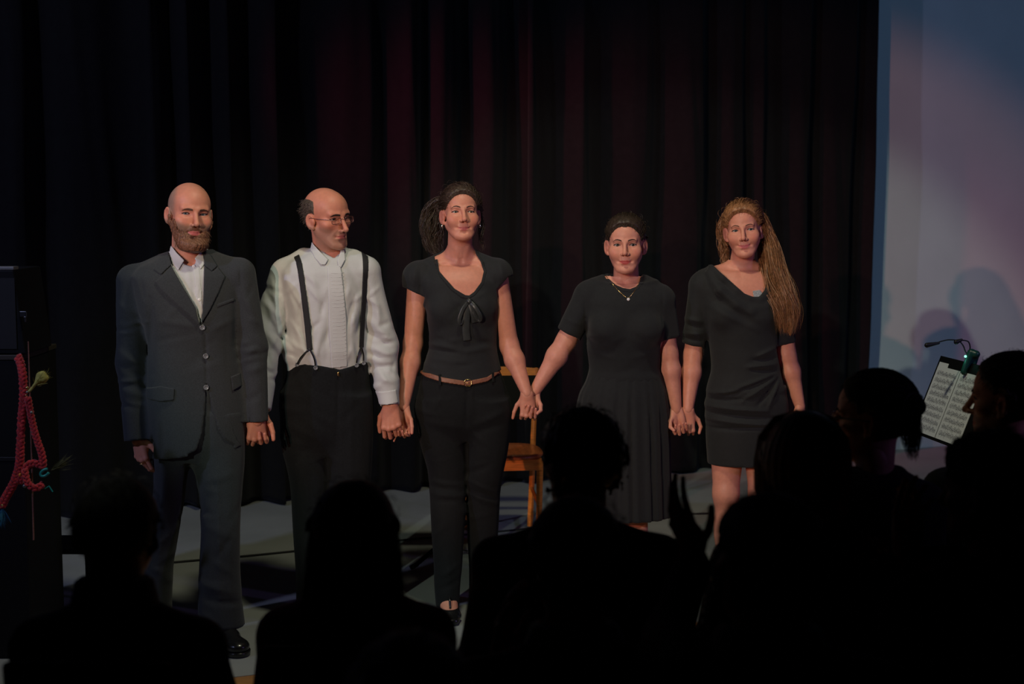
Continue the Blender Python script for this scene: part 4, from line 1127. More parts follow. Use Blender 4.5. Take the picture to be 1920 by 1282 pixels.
        Jk.disp(R_(a, b, w, am))
    folds(P, Jk, (222, 560, 275, 790), 9, 36, 5, .0045, 15, 25, 1); folds(P, Jk, (455, 540, 500, 760), 9, 34, 5, .0045, -15, 25, 2); folds(P, Jk, (290, 580, 440, 700), 8, 50, 7, .0025, 5, 30, 3)
    jk = P.cloth('jacket', Jk, 'suit', .006)
    body.disp(wobble(.0035, 16, 9, 13, 2))
    for pts in ([(314, 462), (322, 496), (302, 514), (288, 505), (300, 478)], [(384, 472), (398, 480), (410, 500), (399, 509), (385, 498)]):
        P.patch('jacket_collar', body, pts, 'suit', t=.009, inner=.004, h=.0032, par=jk)
    P.patch('lapel', body, [(321, 499), (303, 517), (290, 527), (300, 541), (330, 569), (355, 590), (374, 610), (366, 576), (345, 541)], 'suit', t=.010, inner=.004, h=.0032, par=jk)
    P.patch('lapel', body, [(385, 500), (400, 511), (411, 503), (424, 520), (410, 550), (394, 580), (377, 606), (381, 570), (383, 530)], 'suit', t=.010, inner=.004, h=.0032, par=jk)
    P.patch('breast_pocket', body, [(407, 571), (441, 561), (442, 566), (408, 577)], 'suit', t=.0035, h=.0025, par=jk)
    P.patch('pocket_flap', body, [(275, 728), (300, 722), (326, 726), (325, 747), (300, 750), (274, 747)], 'suit', t=.008, h=.003, par=jk)
    P.patch('pocket_flap', body, [(435, 709), (455, 704), (457, 728), (438, 735)], 'suit', t=.008, h=.003, par=jk)
    for bx, by in ((379.5, 614), (386, 668), (386.5, 726)):
        V, Fc = lathe([(.0095, -.002), (.0105, 0.0005), (.0100, .0025), (.0075, .0022), (.0070, .0014), (.002, .0014)], 18); V = V @ rotx(90 * D2R).T
        P.part('button', V + drop(body, P.J(bx, by, -.12)) + V3(0, -.0035, 0), Fc, 'horn', par=jk)
    # trousers
    T = Field()
    T.u(Loft(P.rows([(690, 288, 448, .115), (760, 285, 456, .128), (820, 292, 450, .122), (862, 318, 420, .09)])), 0)
    lg = P.rows([(770, 286, 362, .108), (820, 286, 360, .107), (860, 287, 356, .105), (920, 288, 348, .100), (1000, 276, 335, .090, .02), (1060, 268, 325, .085, .03), (1130, 265, 322, .085, .04), (1192, 263, 323, .088, .04)])
    rr = P.rows([(770, 354, 457, .108), (820, 353, 458, .107), (860, 358, 457, .105), (920, 372, 452, .100), (1000, 377, 448, .090, -.03), (1070, 374, 448, .085, -.05), (1130, 372, 452, .085, -.06), (1170, 374, 457, .088, -.06)])
    T.u(Loft(lg), .03); T.u(Loft(rr), .03)
    T.disp(wobble(.004, 14, 9, 9, 7))
    for a, b, w, am in (((388, 760), (376, 900), 8, -.012), ((408, 880), (412, 1160), 4, .006), ((308, 900), (296, 1100), 4, .005), ((380, 1090), (440, 1110), 7, .006), ((385, 1120), (445, 1130), 6, -.006), ((380, 905), (440, 890), 8, .004), ((385, 985), (440, 1010), 7, .004), ((400, 1050), (440, 1000), 6, -.005)): T.disp(R_(a, b, w, am))
    folds(P, T, (375, 900, 450, 1150), 12, 40, 6, .0040, 10, 35, 5); folds(P, T, (270, 900, 345, 1150), 8, 40, 6, .0040, -10, 35, 6)
    P.cloth('trousers', T, 'suit', .0085)
    # hands, legs, shoes
    hf = hand_mesh(P, P.J(258, 815, -.04), V3(.16, -.05, -1), V3(-.62, -.75, 0), -1, aL[1], 1.05, curl=((18, 28, 18), (30, 32, 22), (36, 36, 25), (40, 38, 25)), thumbdir=[(.6, .7, -.3), (.45, .85, -.28), (.25, .9, -.3)])
    V, Fc = tube([(-.0115 + .0092 * math.cos(a), .107 + .003 * math.sin(a), -.006 + .0092 * math.sin(a)) for a in np.linspace(0, 6.28, 19)[:-1]], .0014, 6, closed=True)
    P.part('ring', hf(V), Fc, 'gold')
    # his left hand grips the neighbour's hand: palm backwards, fingers curled round
    hand_mesh(P, P.J(482, 778, .0), V3(-.05, .05, -1), V3(.35, -1, 0), 1, aR[1], 1.0, curl=((45, 55, 35), (50, 58, 35), (52, 58, 35), (50, 55, 35)), thumbdir=[(.5, .75, -.5), (.1, .85, -.5), (-.2, .9, -.4)])
    arm_skin(P, aL[0], aL[1], aL[2], h=.012); arm_skin(P, aR[0], aR[1], aR[2], h=.012)
    B = Field(); B.u(Loft([(z, cx, cy, rx - .045, ry - .045) for z, cx, cy, rx, ry in jr[:8]]), 0)
    for rw in (lg, rr): B.u(Loft([(z, cx, cy, rx * .72, ry * .72) for z, cx, cy, rx, ry in rw] + [(.09, rw[-1][1], rw[-1][2] + .01, .036, .045)]), .03)
    V, Fc = polygonise(B, .014); P.skinpiece(V, Fc)
    for rw, tx in ((lg, -.03), (rr, .03)):
        an = V3(rw[-1][1], rw[-1][2] + .01, 0)
        K = Field(); K.u(Cap(an + V3(0, 0, .06), an + V3(0, 0, .20), .042, .050)); P.cloth('sock', K, 'black_wool', .005)
        d = nrm(V3(tx, -.11, 0)); shoe(P, an - d * .07, an + d * .225, hgt=.095)
    P.finish('bald bearded man in a charcoal suit and open white shirt')
    return P

man_suit()
# ------------------------------------------------------------------ man with braces and glasses
def man_braces():
    P = Person(612, 5.75, 14 * D2R); P.skin = V3(0.60, 0.239, 0.153)
    nb = P.J(617, 492, .03)
    Hd = Head(P, 615, 408, 40, -3, -4, 1.03, dy=-.005, q=dict(jaw=.96, smile=0, brow=1.15, flatbrow=1, eyeup=.0038, eyedn=.0036, nose=1.12, chin=.004, browz=-.0035), neckbase=nb, neckr=(.052, .058),
              iris=(.07, .08, .07), gaze=(.8, -.8, -.06), brow='brow_dark', browth=.0040, lips=(.52, .15, .13), blush=.22, stubble=.55)
    def reg(x, y, z):
        a = np.abs(x); d = np.maximum(-.004 - y - .30 * np.maximum(.02 - z, 0) - .35 * np.maximum(z - .045, 0) * -1, z - .074 + .25 * np.maximum(.03 - y, 0)) + 0 * x
        e = f4(.027) - np.sqrt((y - .012) ** 2 + ((z + .014) / 1.3) ** 2); d = np.maximum(d, np.where(a > .06, e + 0 * x, f4(-1)))
        return np.maximum(d, np.maximum(-.070 - z, np.where(y < .03, -.022 - z, f4(-1)) + 0 * z) + 0 * x)
    hs = Hd.shell('hair', 'hair_side', reg, .0055, h=.0024, disp=lambda x, y, z: f4(.0018) * np.sin(y * 420 + 3 * np.sin(z * 150)) * np.sin(z * 330 + 2 * np.sin(y * 210)))
    rg = np.random.RandomState(6); C = []
    for i in range(700):
        sx = rg.choice([-1, 1]); y0 = rg.uniform(-.006, .10); z0 = rg.uniform(-.05, .07)
        if z0 < -.01 and y0 < .04: continue
        rr = V3(.0805, .099, .087); q = 1 - ((y0 - .02) / rr[1]) ** 2 - ((z0 - .033) / rr[2]) ** 2
        if q < .02: continue
        p = V3(sx * rr[0] * math.sqrt(q), y0, z0); dv = nrm(V3(sx * .1, .75, -.5) + rg.normal(size=3) * .35); ln = rg.uniform(.012, .024)
        C.append([p + dv * ln * t + V3(sx, 0, 0) * .003 * math.sin(t * 3) for t in (0, .35, .7, 1)])
    V, Fc = ribbons(np.array([Hd.to(c) for c in C]), .0011, 2); P.part('hair_strands', V, Fc, 'hair_side', par=hs)
    # glasses
    gl = None
    for sx in (-1, 1):
        pts = []
        for a in np.linspace(0, 2 * math.pi, 29)[:-1]:
            ca, sa = math.cos(a), math.sin(a); e = .45
            u = .0215 * math.copysign(abs(ca) ** e, ca); v = .0125 * math.copysign(abs(sa) ** e, sa)
            pts.append((sx * .0330 + u, -.0905 + .18 * abs(sx * .033 + u) ** 1.0 * .35, -.0045 + v))
        V, Fc = tube(Hd.to(np.array(pts)), .0011, 6, closed=True); gs = P.part('glasses_rim', V, Fc, 'glasses_metal')
        c = np.mean(pts, 0); lv = Hd.to(np.array([c] + pts)); lv2 = np.concatenate([lv, lv + (Hd.R @ V3(0, .0012, 0))]); n = len(pts)
        fs = [[0, 1 + (i + 1) % n, 1 + i] for i in range(n)] + [[n + 1, n + 2 + i, n + 2 + (i + 1) % n] for i in range(n)]
        P.part('lens', lv2, fs, 'lens', par=gs)
        V, Fc = tube(Hd.to(catmull([(sx * .0550, -.0870, .000), (sx * .066, -.070, .001), (sx * .0795, -.020, .003), (sx * .0830, .010, .004), (sx * .0800, .028, -.014)], 16)), .0012, 6)
        P.part('temple_arm', V, Fc, 'glasses_metal', par=gs)
    V, Fc = tube(Hd.to(catmull([(-.0125, -.0900, .000), (0, -.0970, .0035), (.0125, -.0900, .000)], 10)), .0012, 6); P.part('glasses_bridge', V, Fc, 'glasses_metal')
    # shirt
    rows = P.rows([(466, 594, 648, .062, .02), (478, 570, 672, .080, .015), (492, 540, 694, .098, .01), (512, 530, 699, .110), (560, 531, 696, .122), (615, 532, 690, .124), (652, 527, 692, .126), (670, 531, 692, .120), (684, 538, 692, .114), (720, 540, 690, .112)])
    aL = [P.J(533, 515, .01), P.J(499, 632, -.08), P.J(487, 768, -.20)]; aR = [P.J(690, 512, .01), P.J(719, 648, .02), P.J(731, 760, -.05)]
    S0 = Field(); S0.u(Loft(rows, 2.4), 0); S0.u(Cap(P.J(617, 466, .02), P.J(616, 500, .03), .058, .075), .03)
    S0.u(Cap(P.J(570, 484, .02), P.J(540, 508, .01), .04, .052), .03); S0.u(Cap(P.J(660, 484, .02), P.J(684, 504, .01), .04, .05), .03)
    S = S0.copy()
    S.u(Cap(aL[0], aL[1], .060, .060), .03); S.u(Cap(aL[1], aL[2], .060, .044), .03); S.u(Cap(aR[0], aR[1], .052, .058), .03); S.u(Cap(aR[1], aR[1] * .35 + aR[2] * .65, .058, .046), .03); S.u(Cap(aR[1] * .35 + aR[2] * .65, aR[2], .046, .039), .02)
    for a in (aL, aR):
        S.sub(Cap(a[2] - nrm(a[2] - a[1]) * .02, a[2] + nrm(a[2] - a[1]) * .1, .033, .036), .003)
        S.cut(plane_or(P, a[2], a[2] - a[1], .09))
    S.cut(plane_cut(P.J(616, 466, 0), V3(.05, -.42, 1)))
    nk = poly2(P.p2([(588, 430), (600, 462), (618, 478), (630, 484), (640, 476), (648, 430)])); S.cut(lambda x, y, z: np.where(y < 0, -nk(x, z), f4(-1)).astype(f4) + 0 * y)
    S.disp(wobble(.004, 26, 12, 18, 9))
    for a, b, w, am in (((540, 520), (556, 600), 7, .006), ((536, 560), (560, 660), 6, -.006), ((545, 600), (575, 668), 6, .006), ((600, 620), (590, 672), 5, .006), ((660, 640), (668, 676), 5, .005), ((676, 560), (660, 640), 7, .005), ((655, 500), (685, 560), 7, -.005), ((540, 640), (580, 662), 5, .007), ((533, 660), (560, 668), 4, -.006),
                        ((512, 540), (528, 600), 7, .007), ((500, 590), (530, 640), 7, -.008), ((498, 620), (525, 660), 6, .008), ((700, 530), (715, 600), 7, .006), ((694, 600), (738, 640), 7, .008), ((692, 622), (740, 655), 6, -.008), ((697, 655), (742, 670), 6, .007), ((700, 690), (742, 690), 5, -.006), ((703, 705), (740, 715), 6, .005), ((618, 560), (612, 675), 5, -.004), ((650, 600), (646, 680), 5, .004)): S.disp(P.ridge(a, b, w, am))
    folds(P, S, (535, 520, 612, 670), 22, 44, 4.5, .0050, 80, 28, 1); folds(P, S, (652, 510, 690, 670), 14, 40, 4.5, .0050, 100, 28, 2); folds(P, S, (694, 540, 745, 735), 20, 36, 4.5, .0055, 30, 35, 3); folds(P, S, (490, 530, 530, 720), 16, 40, 4.5, .0060, 65, 30, 4)
    sh = P.cloth('shirt', S, 'shirt', .006)
    Cb = S0.copy(); Cb.u(Cap(P.J(617, 448, .01), P.J(616, 500, .025), .060, .078), .01)
    P.patch('collar', Cb, [(587, 450), (594, 462), (606, 476), (617, 487), (611, 496), (603, 497), (592, 484), (584, 462)], 'shirt_fine', t=.008, inner=.002, par=sh)
    P.patch('collar', Cb, [(634, 488), (641, 476), (647, 461), (651, 470), (650, 488), (641, 502), (636, 500)], 'shirt_fine', t=.008, inner=.002, par=sh)
    bib = P.patch('bib_front', S0, [(614, 500), (640, 498), (650, 600), (652, 688), (622, 690), (616, 610)], 'shirt_fine', t=.0055, par=sh)
    for i in range(24):
        y0 = 512 + i * 7.0
        P.part('pleat', *line_on(S0, P, [(620 + i * .25, y0), (634 + i * .3, y0 + 1.0), (644 + i * .3, y0 - .5)], .0012, 6, .0055, 5), 'shirt_fine', par=bib)
    P.patch('cuff', S, [(706, 738), (746, 733), (750, 757), (711, 762)], 'shirt_fine', t=.003, par=sh, h=.003)
    # trousers
    T = Field(); T.u(Loft(P.rows([(668, 541, 694, .126), (700, 537, 694, .128), (741, 529, 696, .130), (790, 534, 692, .126), (850, 570, 656, .09)])), 0)
    lg = P.rows([(735, 529, 616, .118), (770, 526, 616, .116), (820, 527, 614, .112), (915, 546, 613, .102), (1000, 551, 605, .092), (1100, 556, 600, .088), (1178, 555, 602, .090)]); rr = P.rows([(735, 610, 697, .118), (770, 610, 699, .116), (820, 612, 699, .112), (915, 616, 694, .102), (1000, 624, 688, .092), (1100, 628, 682, .088), (1178, 628, 684, .090)])
    T.u(Loft(lg), .03); T.u(Loft(rr), .03)
    tp = poly2(P.p2([(500, 600), (500, 672), (541, 677), (600, 684), (640, 692), (664, 686), (694, 678), (740, 672), (740, 600)])); T.cut(lambda x, y, z: np.where(y < .05, -tp(x, z), f4(-1)).astype(f4) + 0 * y)
    T0 = T.copy()
    T.disp(wobble(.003, 14, 9, 9, 3))
    for a, b, w, am in (((635, 692), (630, 860), 3, -.006), ((570, 720), (580, 1100), 4, .004), ((660, 720), (656, 1050), 4, .004), ((560, 700), (600, 780), 8, .004), ((550, 800), (610, 830), 8, .004)): T.disp(P.ridge(a, b, w, am))
    folds(P, T, (535, 720, 690, 900), 10, 60, 7, .0035, 20, 40, 7)
    tr = P.cloth('trousers', T, 'black_wool', .0085)
    P.patch('fly_hook', T0, [(632, 697), (636, 697), (636, 705), (632, 704)], 'gold', t=.003, h=.002, par=tr)
    # braces
    for pts, end, legs in (([(553, 468), (564, 468), (572, 540), (581, 610), (584, 654), (574, 654), (570, 610), (562, 540)], (579, 652), ((557, 682), (591, 687))), ([(686, 474), (697, 482), (691, 570), (686, 654), (676, 654), (681, 570)], (681, 652), ((671, 685), (686, 682)))):
        br = P.patch('brace_strap', S0, pts, 'black_elastic', t=.0075, inner=.001)
        for bx, by in legs:
            mid = ((end[0] * .4 + bx * .6) + (2 if bx > end[0] else -2), end[1] * .45 + by * .55)
            P.part('brace_loop', *line_on(S0, P, [end, mid, (bx, by)], .0032, 10, .009), 'black_leather', par=br)
            V, Fc = lathe([(.008, -.002), (.009, .0005), (.0085, .002), (.006, .0018), (.0055, .001), (.002, .001)], 14); V = V @ rotx(90 * D2R).T
            P.part('trouser_button', V + drop(T0, P.J(bx, by + 1.5, -.12)) + V3(0, -.006, 0), Fc, 'horn', par=br)
    # hands and hidden body
    hand_mesh(P, P.J(732, 757, -.05), V3(.03, -.08, -1), V3(-.12, -1, 0), 1, aR[1], 1.06, curl=((30, 42, 30), (38, 55, 35), (40, 58, 35), (38, 55, 35)), spread=(4, 1, -3, -7), thumbdir=[(.62, .72, -.25), (.18, .95, -.12), (.0, .97, -.18)])
    hand_mesh(P, P.J(487, 770, -.20), V3(.0, .0, -1), V3(.0, 1, 0), 1, aL[1], 1.03, curl=((55, 70, 40), (60, 75, 40), (62, 75, 40), (60, 70, 40)))
    arm_skin(P, *aL, h=.012); arm_skin(P, *aR, h=.012)
    B = Field(); B.u(Loft([(z, cx, cy, rx - .025, ry - .025) for z, cx, cy, rx, ry in rows]), 0); B.u(Loft([(z, cx, cy, rx - .02, ry - .02) for z, cx, cy, rx, ry in P.rows([(700, 545, 688, .11), (780, 545, 682, .105), (830, 575, 650, .07)])]), .02)
    for rw in (lg, rr): B.u(Loft([(z, cx, cy, rx * .72, ry * .72) for z, cx, cy, rx, ry in rw] + [(.09, rw[-1][1], rw[-1][2] + .01, .036, .045)]), .03)
    V, Fc = polygonise(B, .014); P.skinpiece(V, Fc)
    for rw, tx in ((lg, -.03), (rr, .03)):
        an = V3(rw[-1][1], rw[-1][2] + .01, 0); d = nrm(V3(tx, -.11, 0)); shoe(P, an - d * .07, an + d * .225, hgt=.095)
    P.finish('balding man in glasses, white shirt and black braces')
    return P
man_braces()
# ------------------------------------------------------------------ woman with the bow top and brown belt
def neck_prim(Hd, nb, r): return Cap(Hd.to(V3(0, .024, -.052)), nb, r[0], r[1])

def woman_belt():
    P = Person(868, 5.86, 8 * D2R); P.skin = V3(0.62, 0.261, 0.176)
    nb = P.J(862, 492, .035); nr = (.049, .053)
    Hd = Head(P, 864, 402, 8, 9, 0, .985, dy=-.005, q=dict(jaw=.93, wide=.97, smile=.6, brow=.75, eyeup=.0044, eyedn=.0038, nose=.98, chin=-.001), neckbase=nb, neckr=nr,
              iris=(.09, .08, .05), gaze=(.25, -1, -.02), brow='brow_dark', browth=.0022, lips=(.56, .16, .14), blush=.45)
    cap = Hd.shell('hair', 'hair_curly', hairreg(.066, .071, .002, -.085, .015, earr=.027), lambda x, y, z: (.011 + .006 * np.clip((z - .05) / .05, 0, 1) + .004 * np.clip(y / .08, 0, 1)).astype(f4) + 0 * x, h=.0036, disp=lambda x, y, z: f4(.0010) * np.sin(y * 210 + 3 * np.sin(x * 130 + z * 90)) + f4(.0009) * np.sin(z * 260 + 3 * np.sin(x * 150)))
    C = scalp_paths(1000, (-.035, .115, .0), 3, .063, .068, .004, grow=(.0135, .017, .0195), wave=.0040, m=12)
    V, Fc = ribbons(Hd.to(C.reshape(-1, 3)).reshape(C.shape), .0022, 1); P.part('combed_strands', V, Fc, 'hair_curly', par=cap)
    C = stray(Hd, 150, 5, ln=(.015, .04), up=.7, zmin=.02); V, Fc = ribbons(Hd.to(C.reshape(-1, 3)).reshape(C.shape), .0008, 1); P.part('loose_strands', V, Fc, 'hair_curly', par=cap)
    J = P.J
    gs = [([(838, 372, .06), (818, 378, .09), (803, 400, .09), (798, 430, .07), (806, 462, .06), (822, 478, .05)], (.012, .022, .024, .020, .015, .006), 240), ([(834, 380, .08), (815, 400, .10), (808, 430, .08), (800, 455, .07), (808, 470, .06)], (.012, .02, .022, .016, .006), 200), ([(836, 390, .09), (826, 420, .09), (822, 450, .075), (826, 476, .06)], (.012, .018, .018, .008), 160), ([(893, 385, .07), (903, 410, .07), (902, 440, .06), (905, 470, .05)], (.006, .008, .008, .004), 40), ([(830, 380, .08), (800, 395, .09), (794, 420, .08), (792, 445, .08)], (.006, .012, .012, .006), 60)]
    allc = [lock([J(*g) for g in gd], rd, n, 18, .0055, 2.6, 30 + i, .005) for i, (gd, rd, n) in enumerate(gs)]
    V, Fc = ribbons(np.concatenate(allc), .0017, 4); P.part('ponytail', V, Fc, 'hair_curly', par=cap)
    for sx in (-1, 1):
        c = Hd.to(V3(sx * .0800, .003, -.048)); V, Fc = lathe([(.001, .006), (.0035, .004), (.0048, 0), (.0042, -.004), (.001, -.0068)], 12); P.part('earring', V + c, Fc, 'metal')
        V, Fc = tube([c + V3(0, 0, .006), c + V3(0, 0, .011)], .0012, 6); P.part('earring_hook', V, Fc, 'metal')
    # body
    rows = P.rows([(498, 812, 914, .062, .02), (510, 796, 926, .078, .01), (530, 791, 937, .092), (560, 797, 936, .104), (600, 804, 931, .106), (645, 807, 928, .098), (690, 796, 936, .106), (730, 786, 949, .116), (760, 800, 935, .100), (790, 840, 905, .07)])
    F = Field(); F.u(Loft(rows, 2.2), 0); F.u(neck_prim(Hd, nb, nr), .03)
    shL, shR = J(785, 522, .01), J(932, 517, .01)
    F.u(Cap(J(846, 482, .035), J(793, 510, .015), .030, .042), .035); F.u(Cap(J(880, 482, .035), J(926, 506, .015), .030, .042), .035)
    F.u(Ell(shL, .047), .03); F.u(Ell(shR, .047), .03)
    F.u(Ell(J(836, 580, -.070), (.058, .046, .056)), .03); F.u(Ell(J(898, 578, -.062), (.058, .046, .056)), .03)
    F.disp(P.ridge((865, 492), (805, 494), 3.5, .0045)); F.disp(P.ridge((873, 492), (918, 492), 3.5, .0045)); F.disp(P.ridge((869, 480), (869, 500), 5, -.004)); F.disp(P.ridge((852, 455), (865, 490), 5, .003)); F.disp(P.ridge((888, 455), (874, 490), 5, .003))
    aL = [shL, J(774, 645, .0), J(757, 764, -.10)]; aR = [shR, J(955, 648, .02), J(988, 738, -.07)]
    lo, hi = F.bounds(); z1 = Hd.to(V3(0, 0, -.13))[2]; z2 = J(0, 600)[2]
    V, Fc = polygonise(F, .0062, V3(lo[0], lo[1] - .02, z2), V3(hi[0] + .01, hi[1] + .02, z1)); P.skinpiece(V, Fc)
    V, Fc = polygonise(F, .014, V3(lo[0], lo[1] - .02, lo[2]), V3(hi[0] + .01, hi[1] + .02, z2 + .01)); P.skinpiece(V - 0, Fc)
    c = drop(F, J(884, 498, -.10)); V, Fc = lathe([(.0022, -.001), (.0018, .001), (.0005, .0014)], 8); P.part('mole', V @ rotx(90 * D2R).T + c, Fc, 'brow_dark')
    arm_skin(P, *aL, r=(.046, .038, .037, .022), h=.0075); arm_skin(P, *aR, r=(.045, .038, .037, .022), h=.0075)
    # top
    T = F.copy(); T.post = []
    T.u(Ell(J(782, 518, .005), (.050, .060, .056)), .02); T.u(Ell(J(936, 513, .005), (.048, .060, .054)), .02); T.u(Cap(shL, J(778, 556, 0), .053, .050), .02); T.u(Cap(shR, J(941, 546, .01), .052, .049), .02)
    tight = T.copy()
    for f in (T,):
        nk = poly2(P.p2([(818, 420), (820, 480), (821, 498), (828, 517), (848, 541), (868, 555), (879, 558), (890, 550), (907, 532), (915, 511), (910, 492), (899, 478), (899, 420)])); f.disp(lambda x, y, z: f4(.006) + 0 * x + 0 * y + 0 * z)
        f.cut(lambda x, y, z: np.where(y < .035, -nk(x, z), f4(-1)).astype(f4) + 0 * y)
        f.cut(plane_cut(J(860, 470, .06), V3(0, .25, 1)))
        sl, sr = poly2(P.p2([(700, 541), (761, 541), (785, 553), (800, 560), (796, 575), (788, 592), (700, 592)])), poly2(P.p2([(935, 545), (945, 534), (957, 521), (1010, 521), (1010, 592), (946, 592), (938, 570)]))
        f.cut(lambda x, y, z: -np.minimum(sl(x, z), sr(x, z)).astype(f4) + 0 * y)
        hm = poly2(P.p2([(700, 900), (700, 700), (788, 704), (830, 713), (875, 720), (915, 713), (942, 700), (1040, 695), (1040, 900)])); f.cut(lambda x, y, z: -hm(x, z) + 0 * y)
    T.disp(wobble(.0018, 22, 14, 25, 4))
    for a, b, w, am in (((850, 560), (872, 575), 4, .003), ((845, 552), (865, 590), 4, -.003), ((886, 560), (915, 548), 4, .003), ((806, 645), (860, 656), 5, .004), ((808, 655), (870, 664), 4, -.004), ((860, 662), (926, 652), 5, .004), ((800, 672), (880, 680), 5, .003), ((780, 500), (776, 545), 3, .004), ((790, 500), (790, 553), 3, -.004), ((800, 500), (801, 556), 3, .003), ((768, 510), (768, 540), 3, .003), ((940, 490), (948, 525), 3, .004), ((930, 490), (936, 535), 3, -.004)): T.disp(P.ridge(a, b, w, am))
    folds(P, T, (800, 575, 930, 690), 12, 46, 5, .0028, 8, 22, 2)
    tp = P.cloth('top', T, 'black_jersey', .0056)
    bs = tight.copy(); bs.disp(lambda x, y, z: f4(.006) + 0 * x + 0 * y + 0 * z)
    P.patch('neckline_band', bs, [(817, 466), (822, 466), (824, 482), (826, 510), (833, 519), (852, 541), (872, 553), (880, 554), (890, 547), (904, 530), (911, 510), (906, 492), (898, 478), (896, 466), (901, 466), (904, 480), (911, 493), (916, 511), (909, 534), (892, 553), (879, 560), (866, 558), (846, 543), (826, 519), (820, 500), (819, 482)], 'black_jersey', t=.0025, par=tp, h=.0022)
    # ribbon bow
    kc = drop(bs, J(879, 564, -.10)) + V3(0, -.010, 0)
    K = Field(); K.u(Ell(kc, (.012, .010, .012))); K.disp(wobble(.002, 200, 100, 200, 1)); bw = P.cloth('bow_knot', K, 'satin', .002, par=tp)
    def rib(pts, w, nm):
        q = []
        for a, b, l in pts: q.append(drop(bs, J(a, b, -.10)) + V3(0, -l, 0))
        V, Fc = tube(catmull(np.array(q), 22), w, 10, flat=((0, -1, 0.0), .16)); P.part(nm, V, Fc, 'satin', par=tp)
    rib([(879, 564, .012), (868, 576, .018), (860, 596, .020), (862, 606, .016), (868, 592, .010), (877, 568, .008)], .0085, 'bow_loop')
    rib([(879, 564, .012), (889, 574, .020), (899, 592, .020), (897, 600, .014), (888, 586, .010), (880, 568, .008)], .0085, 'bow_loop')
    rib([(878, 566, .010), (874, 590, .010), (873, 615, .008), (875, 638, .008)], .016, 'bow_tail')
    rib([(880, 566, .009), (886, 585, .009), (890, 604, .008)], .013, 'bow_tail')
    # trousers
    B = Field(); B.u(Loft(P.rows([(698, 791, 939, .110), (730, 784, 950, .120), (760, 780, 955, .124), (790, 790, 945, .115), (822, 830, 915, .08)])), 0)
    lg = P.rows([(745, 782, 874, .118), (770, 778, 874, .118), (800, 781, 874, .112), (840, 790, 874, .106), (891, 803, 873, .094), (930, 806, 872, .080, -.03), (970, 808, 871, .080, -.04), (1056, 813, 867, .070, -.04), (1100, 814, 863, .070, -.04), (1137, 817, 861, .074, -.04)])
    rr = P.rows([(745, 872, 954, .118), (770, 872, 958, .118), (800, 873, 957, .112), (840, 875, 953, .106), (890, 876, 943, .094), (930, 876, 937, .080, .01), (1004, 877, 933, .080, .04), (1080, 880, 927, .070, .08), (1125, 880, 930, .074, .10)])
    B.u(Loft(lg), .025); B.u(Loft(rr), .025)
    bb = B.copy(); bb.disp(lambda x, y, z: f4(.001) + 0 * x + 0 * y + 0 * z)
    cutb = poly2(P.p2([(700, 640), (700, 695), (791, 699), (830, 708), (875, 714), (915, 707), (939, 695), (1000, 690), (1000, 640)])); B.cut(lambda x, y, z: np.where(y < .04, -cutb(x, z), f4(-1)).astype(f4) + 0 * y)
    for a, b, w, am in (((875, 726), (873, 800), 3, -.005), ((884, 726), (886, 775), 2, .003), ((815, 905), (868, 912), 4, .006), ((810, 915), (866, 924), 4, -.006), ((812, 926), (868, 932), 4, .006), ((815, 940), (862, 940), 3.5, -.004), ((880, 905), (934, 928), 4, .006), ((880, 918), (934, 940), 4, -.006), ((884, 932), (936, 950), 4, .006), ((892, 795), (950, 770), 6, .005), ((890, 810), (945, 795), 6, -.004), ((800, 790), (860, 800), 7, .004), ((792, 735), (800, 770), 3, -.004), ((838, 1040), (846, 1125), 5, .005), ((830, 1080), (858, 1060), 5, .005), ((828, 1105), (858, 1090), 5, -.005), ((878, 800), (905, 830), 5, .004)): B.disp(P.ridge(a, b, w, am))
    B.disp(wobble(.002, 18, 12, 14, 8))
    folds(P, B, (785, 740, 955, 1000), 16, 44, 5, .0030, 10, 35, 3)
    tr = P.cloth('trousers', B, 'black_chino', .007)
    be = P.patch('belt', bb, [(786, 692), (800, 699), (830, 707), (875, 714), (915, 708), (944, 693), (944, 701), (915, 716), (875, 722.5), (830, 716), (800, 708), (786, 701)], 'brown_leather', t=.006, h=.0026, yfront=False)
    for x0, y0 in ((824, 710), (926, 706)): P.patch('belt_loop', bb, [(x0 - 2, y0 - 9), (x0 + 2.5, y0 - 9), (x0 + 3, y0 + 12), (x0 - 1.5, y0 + 12)], 'black_chino', t=.009, h=.002, par=tr)
    q = [drop(bb, J(877 + 6.5 * a, 717 + 6 * b, -.11)) + V3(0, -.008, 0) for a, b in ((-1, -.6), (-.6, -1), (.6, -1), (1, -.6), (1, .6), (.6, 1), (-.6, 1), (-1, .6))]
    P.part('buckle', *tube(np.array(q), .0016, 6, closed=True), 'gold', par=be)
    P.part('buckle_prong', *tube(np.array([q[0] * .5 + q[7] * .5, q[3] * .5 + q[4] * .5]), .0014, 6), 'gold', par=be)
    # legs and shoes
    for rw, arch, dd in ((lg, .055, V3(.02, -1, 0)), (rr, .055, V3(.25, -1, 0))):
        an = V3(rw[-1][1], rw[-1][2] + .015, .125)
        G = Field(); G.u(Loft([(z, cx, cy, rx * .72, ry * .72) for z, cx, cy, rx, ry in rw] + [(.13, an[0], an[1], .034, .036)]), 0); V, Fc = polygonise(G, .014); P.skinpiece(V, Fc)
        Ff = foot_field(an, dd, .225, .038, arch); V, Fc = polygonise(Ff, .008); P.skinpiece(V, Fc)
        Sh = Ff.copy(); Sh.disp(lambda x, y, z: f4(.003) + 0 * x + 0 * y + 0 * z); d = nrm(dd)
        Sh.cut(lambda x, y, z, an=an, d=d: (z - (f4(.050) + f4(.030) * ramp(.06, -.05, (x - f4(an[0])) * f4(d[0]) + (y - f4(an[1])) * f4(d[1])))).astype(f4))
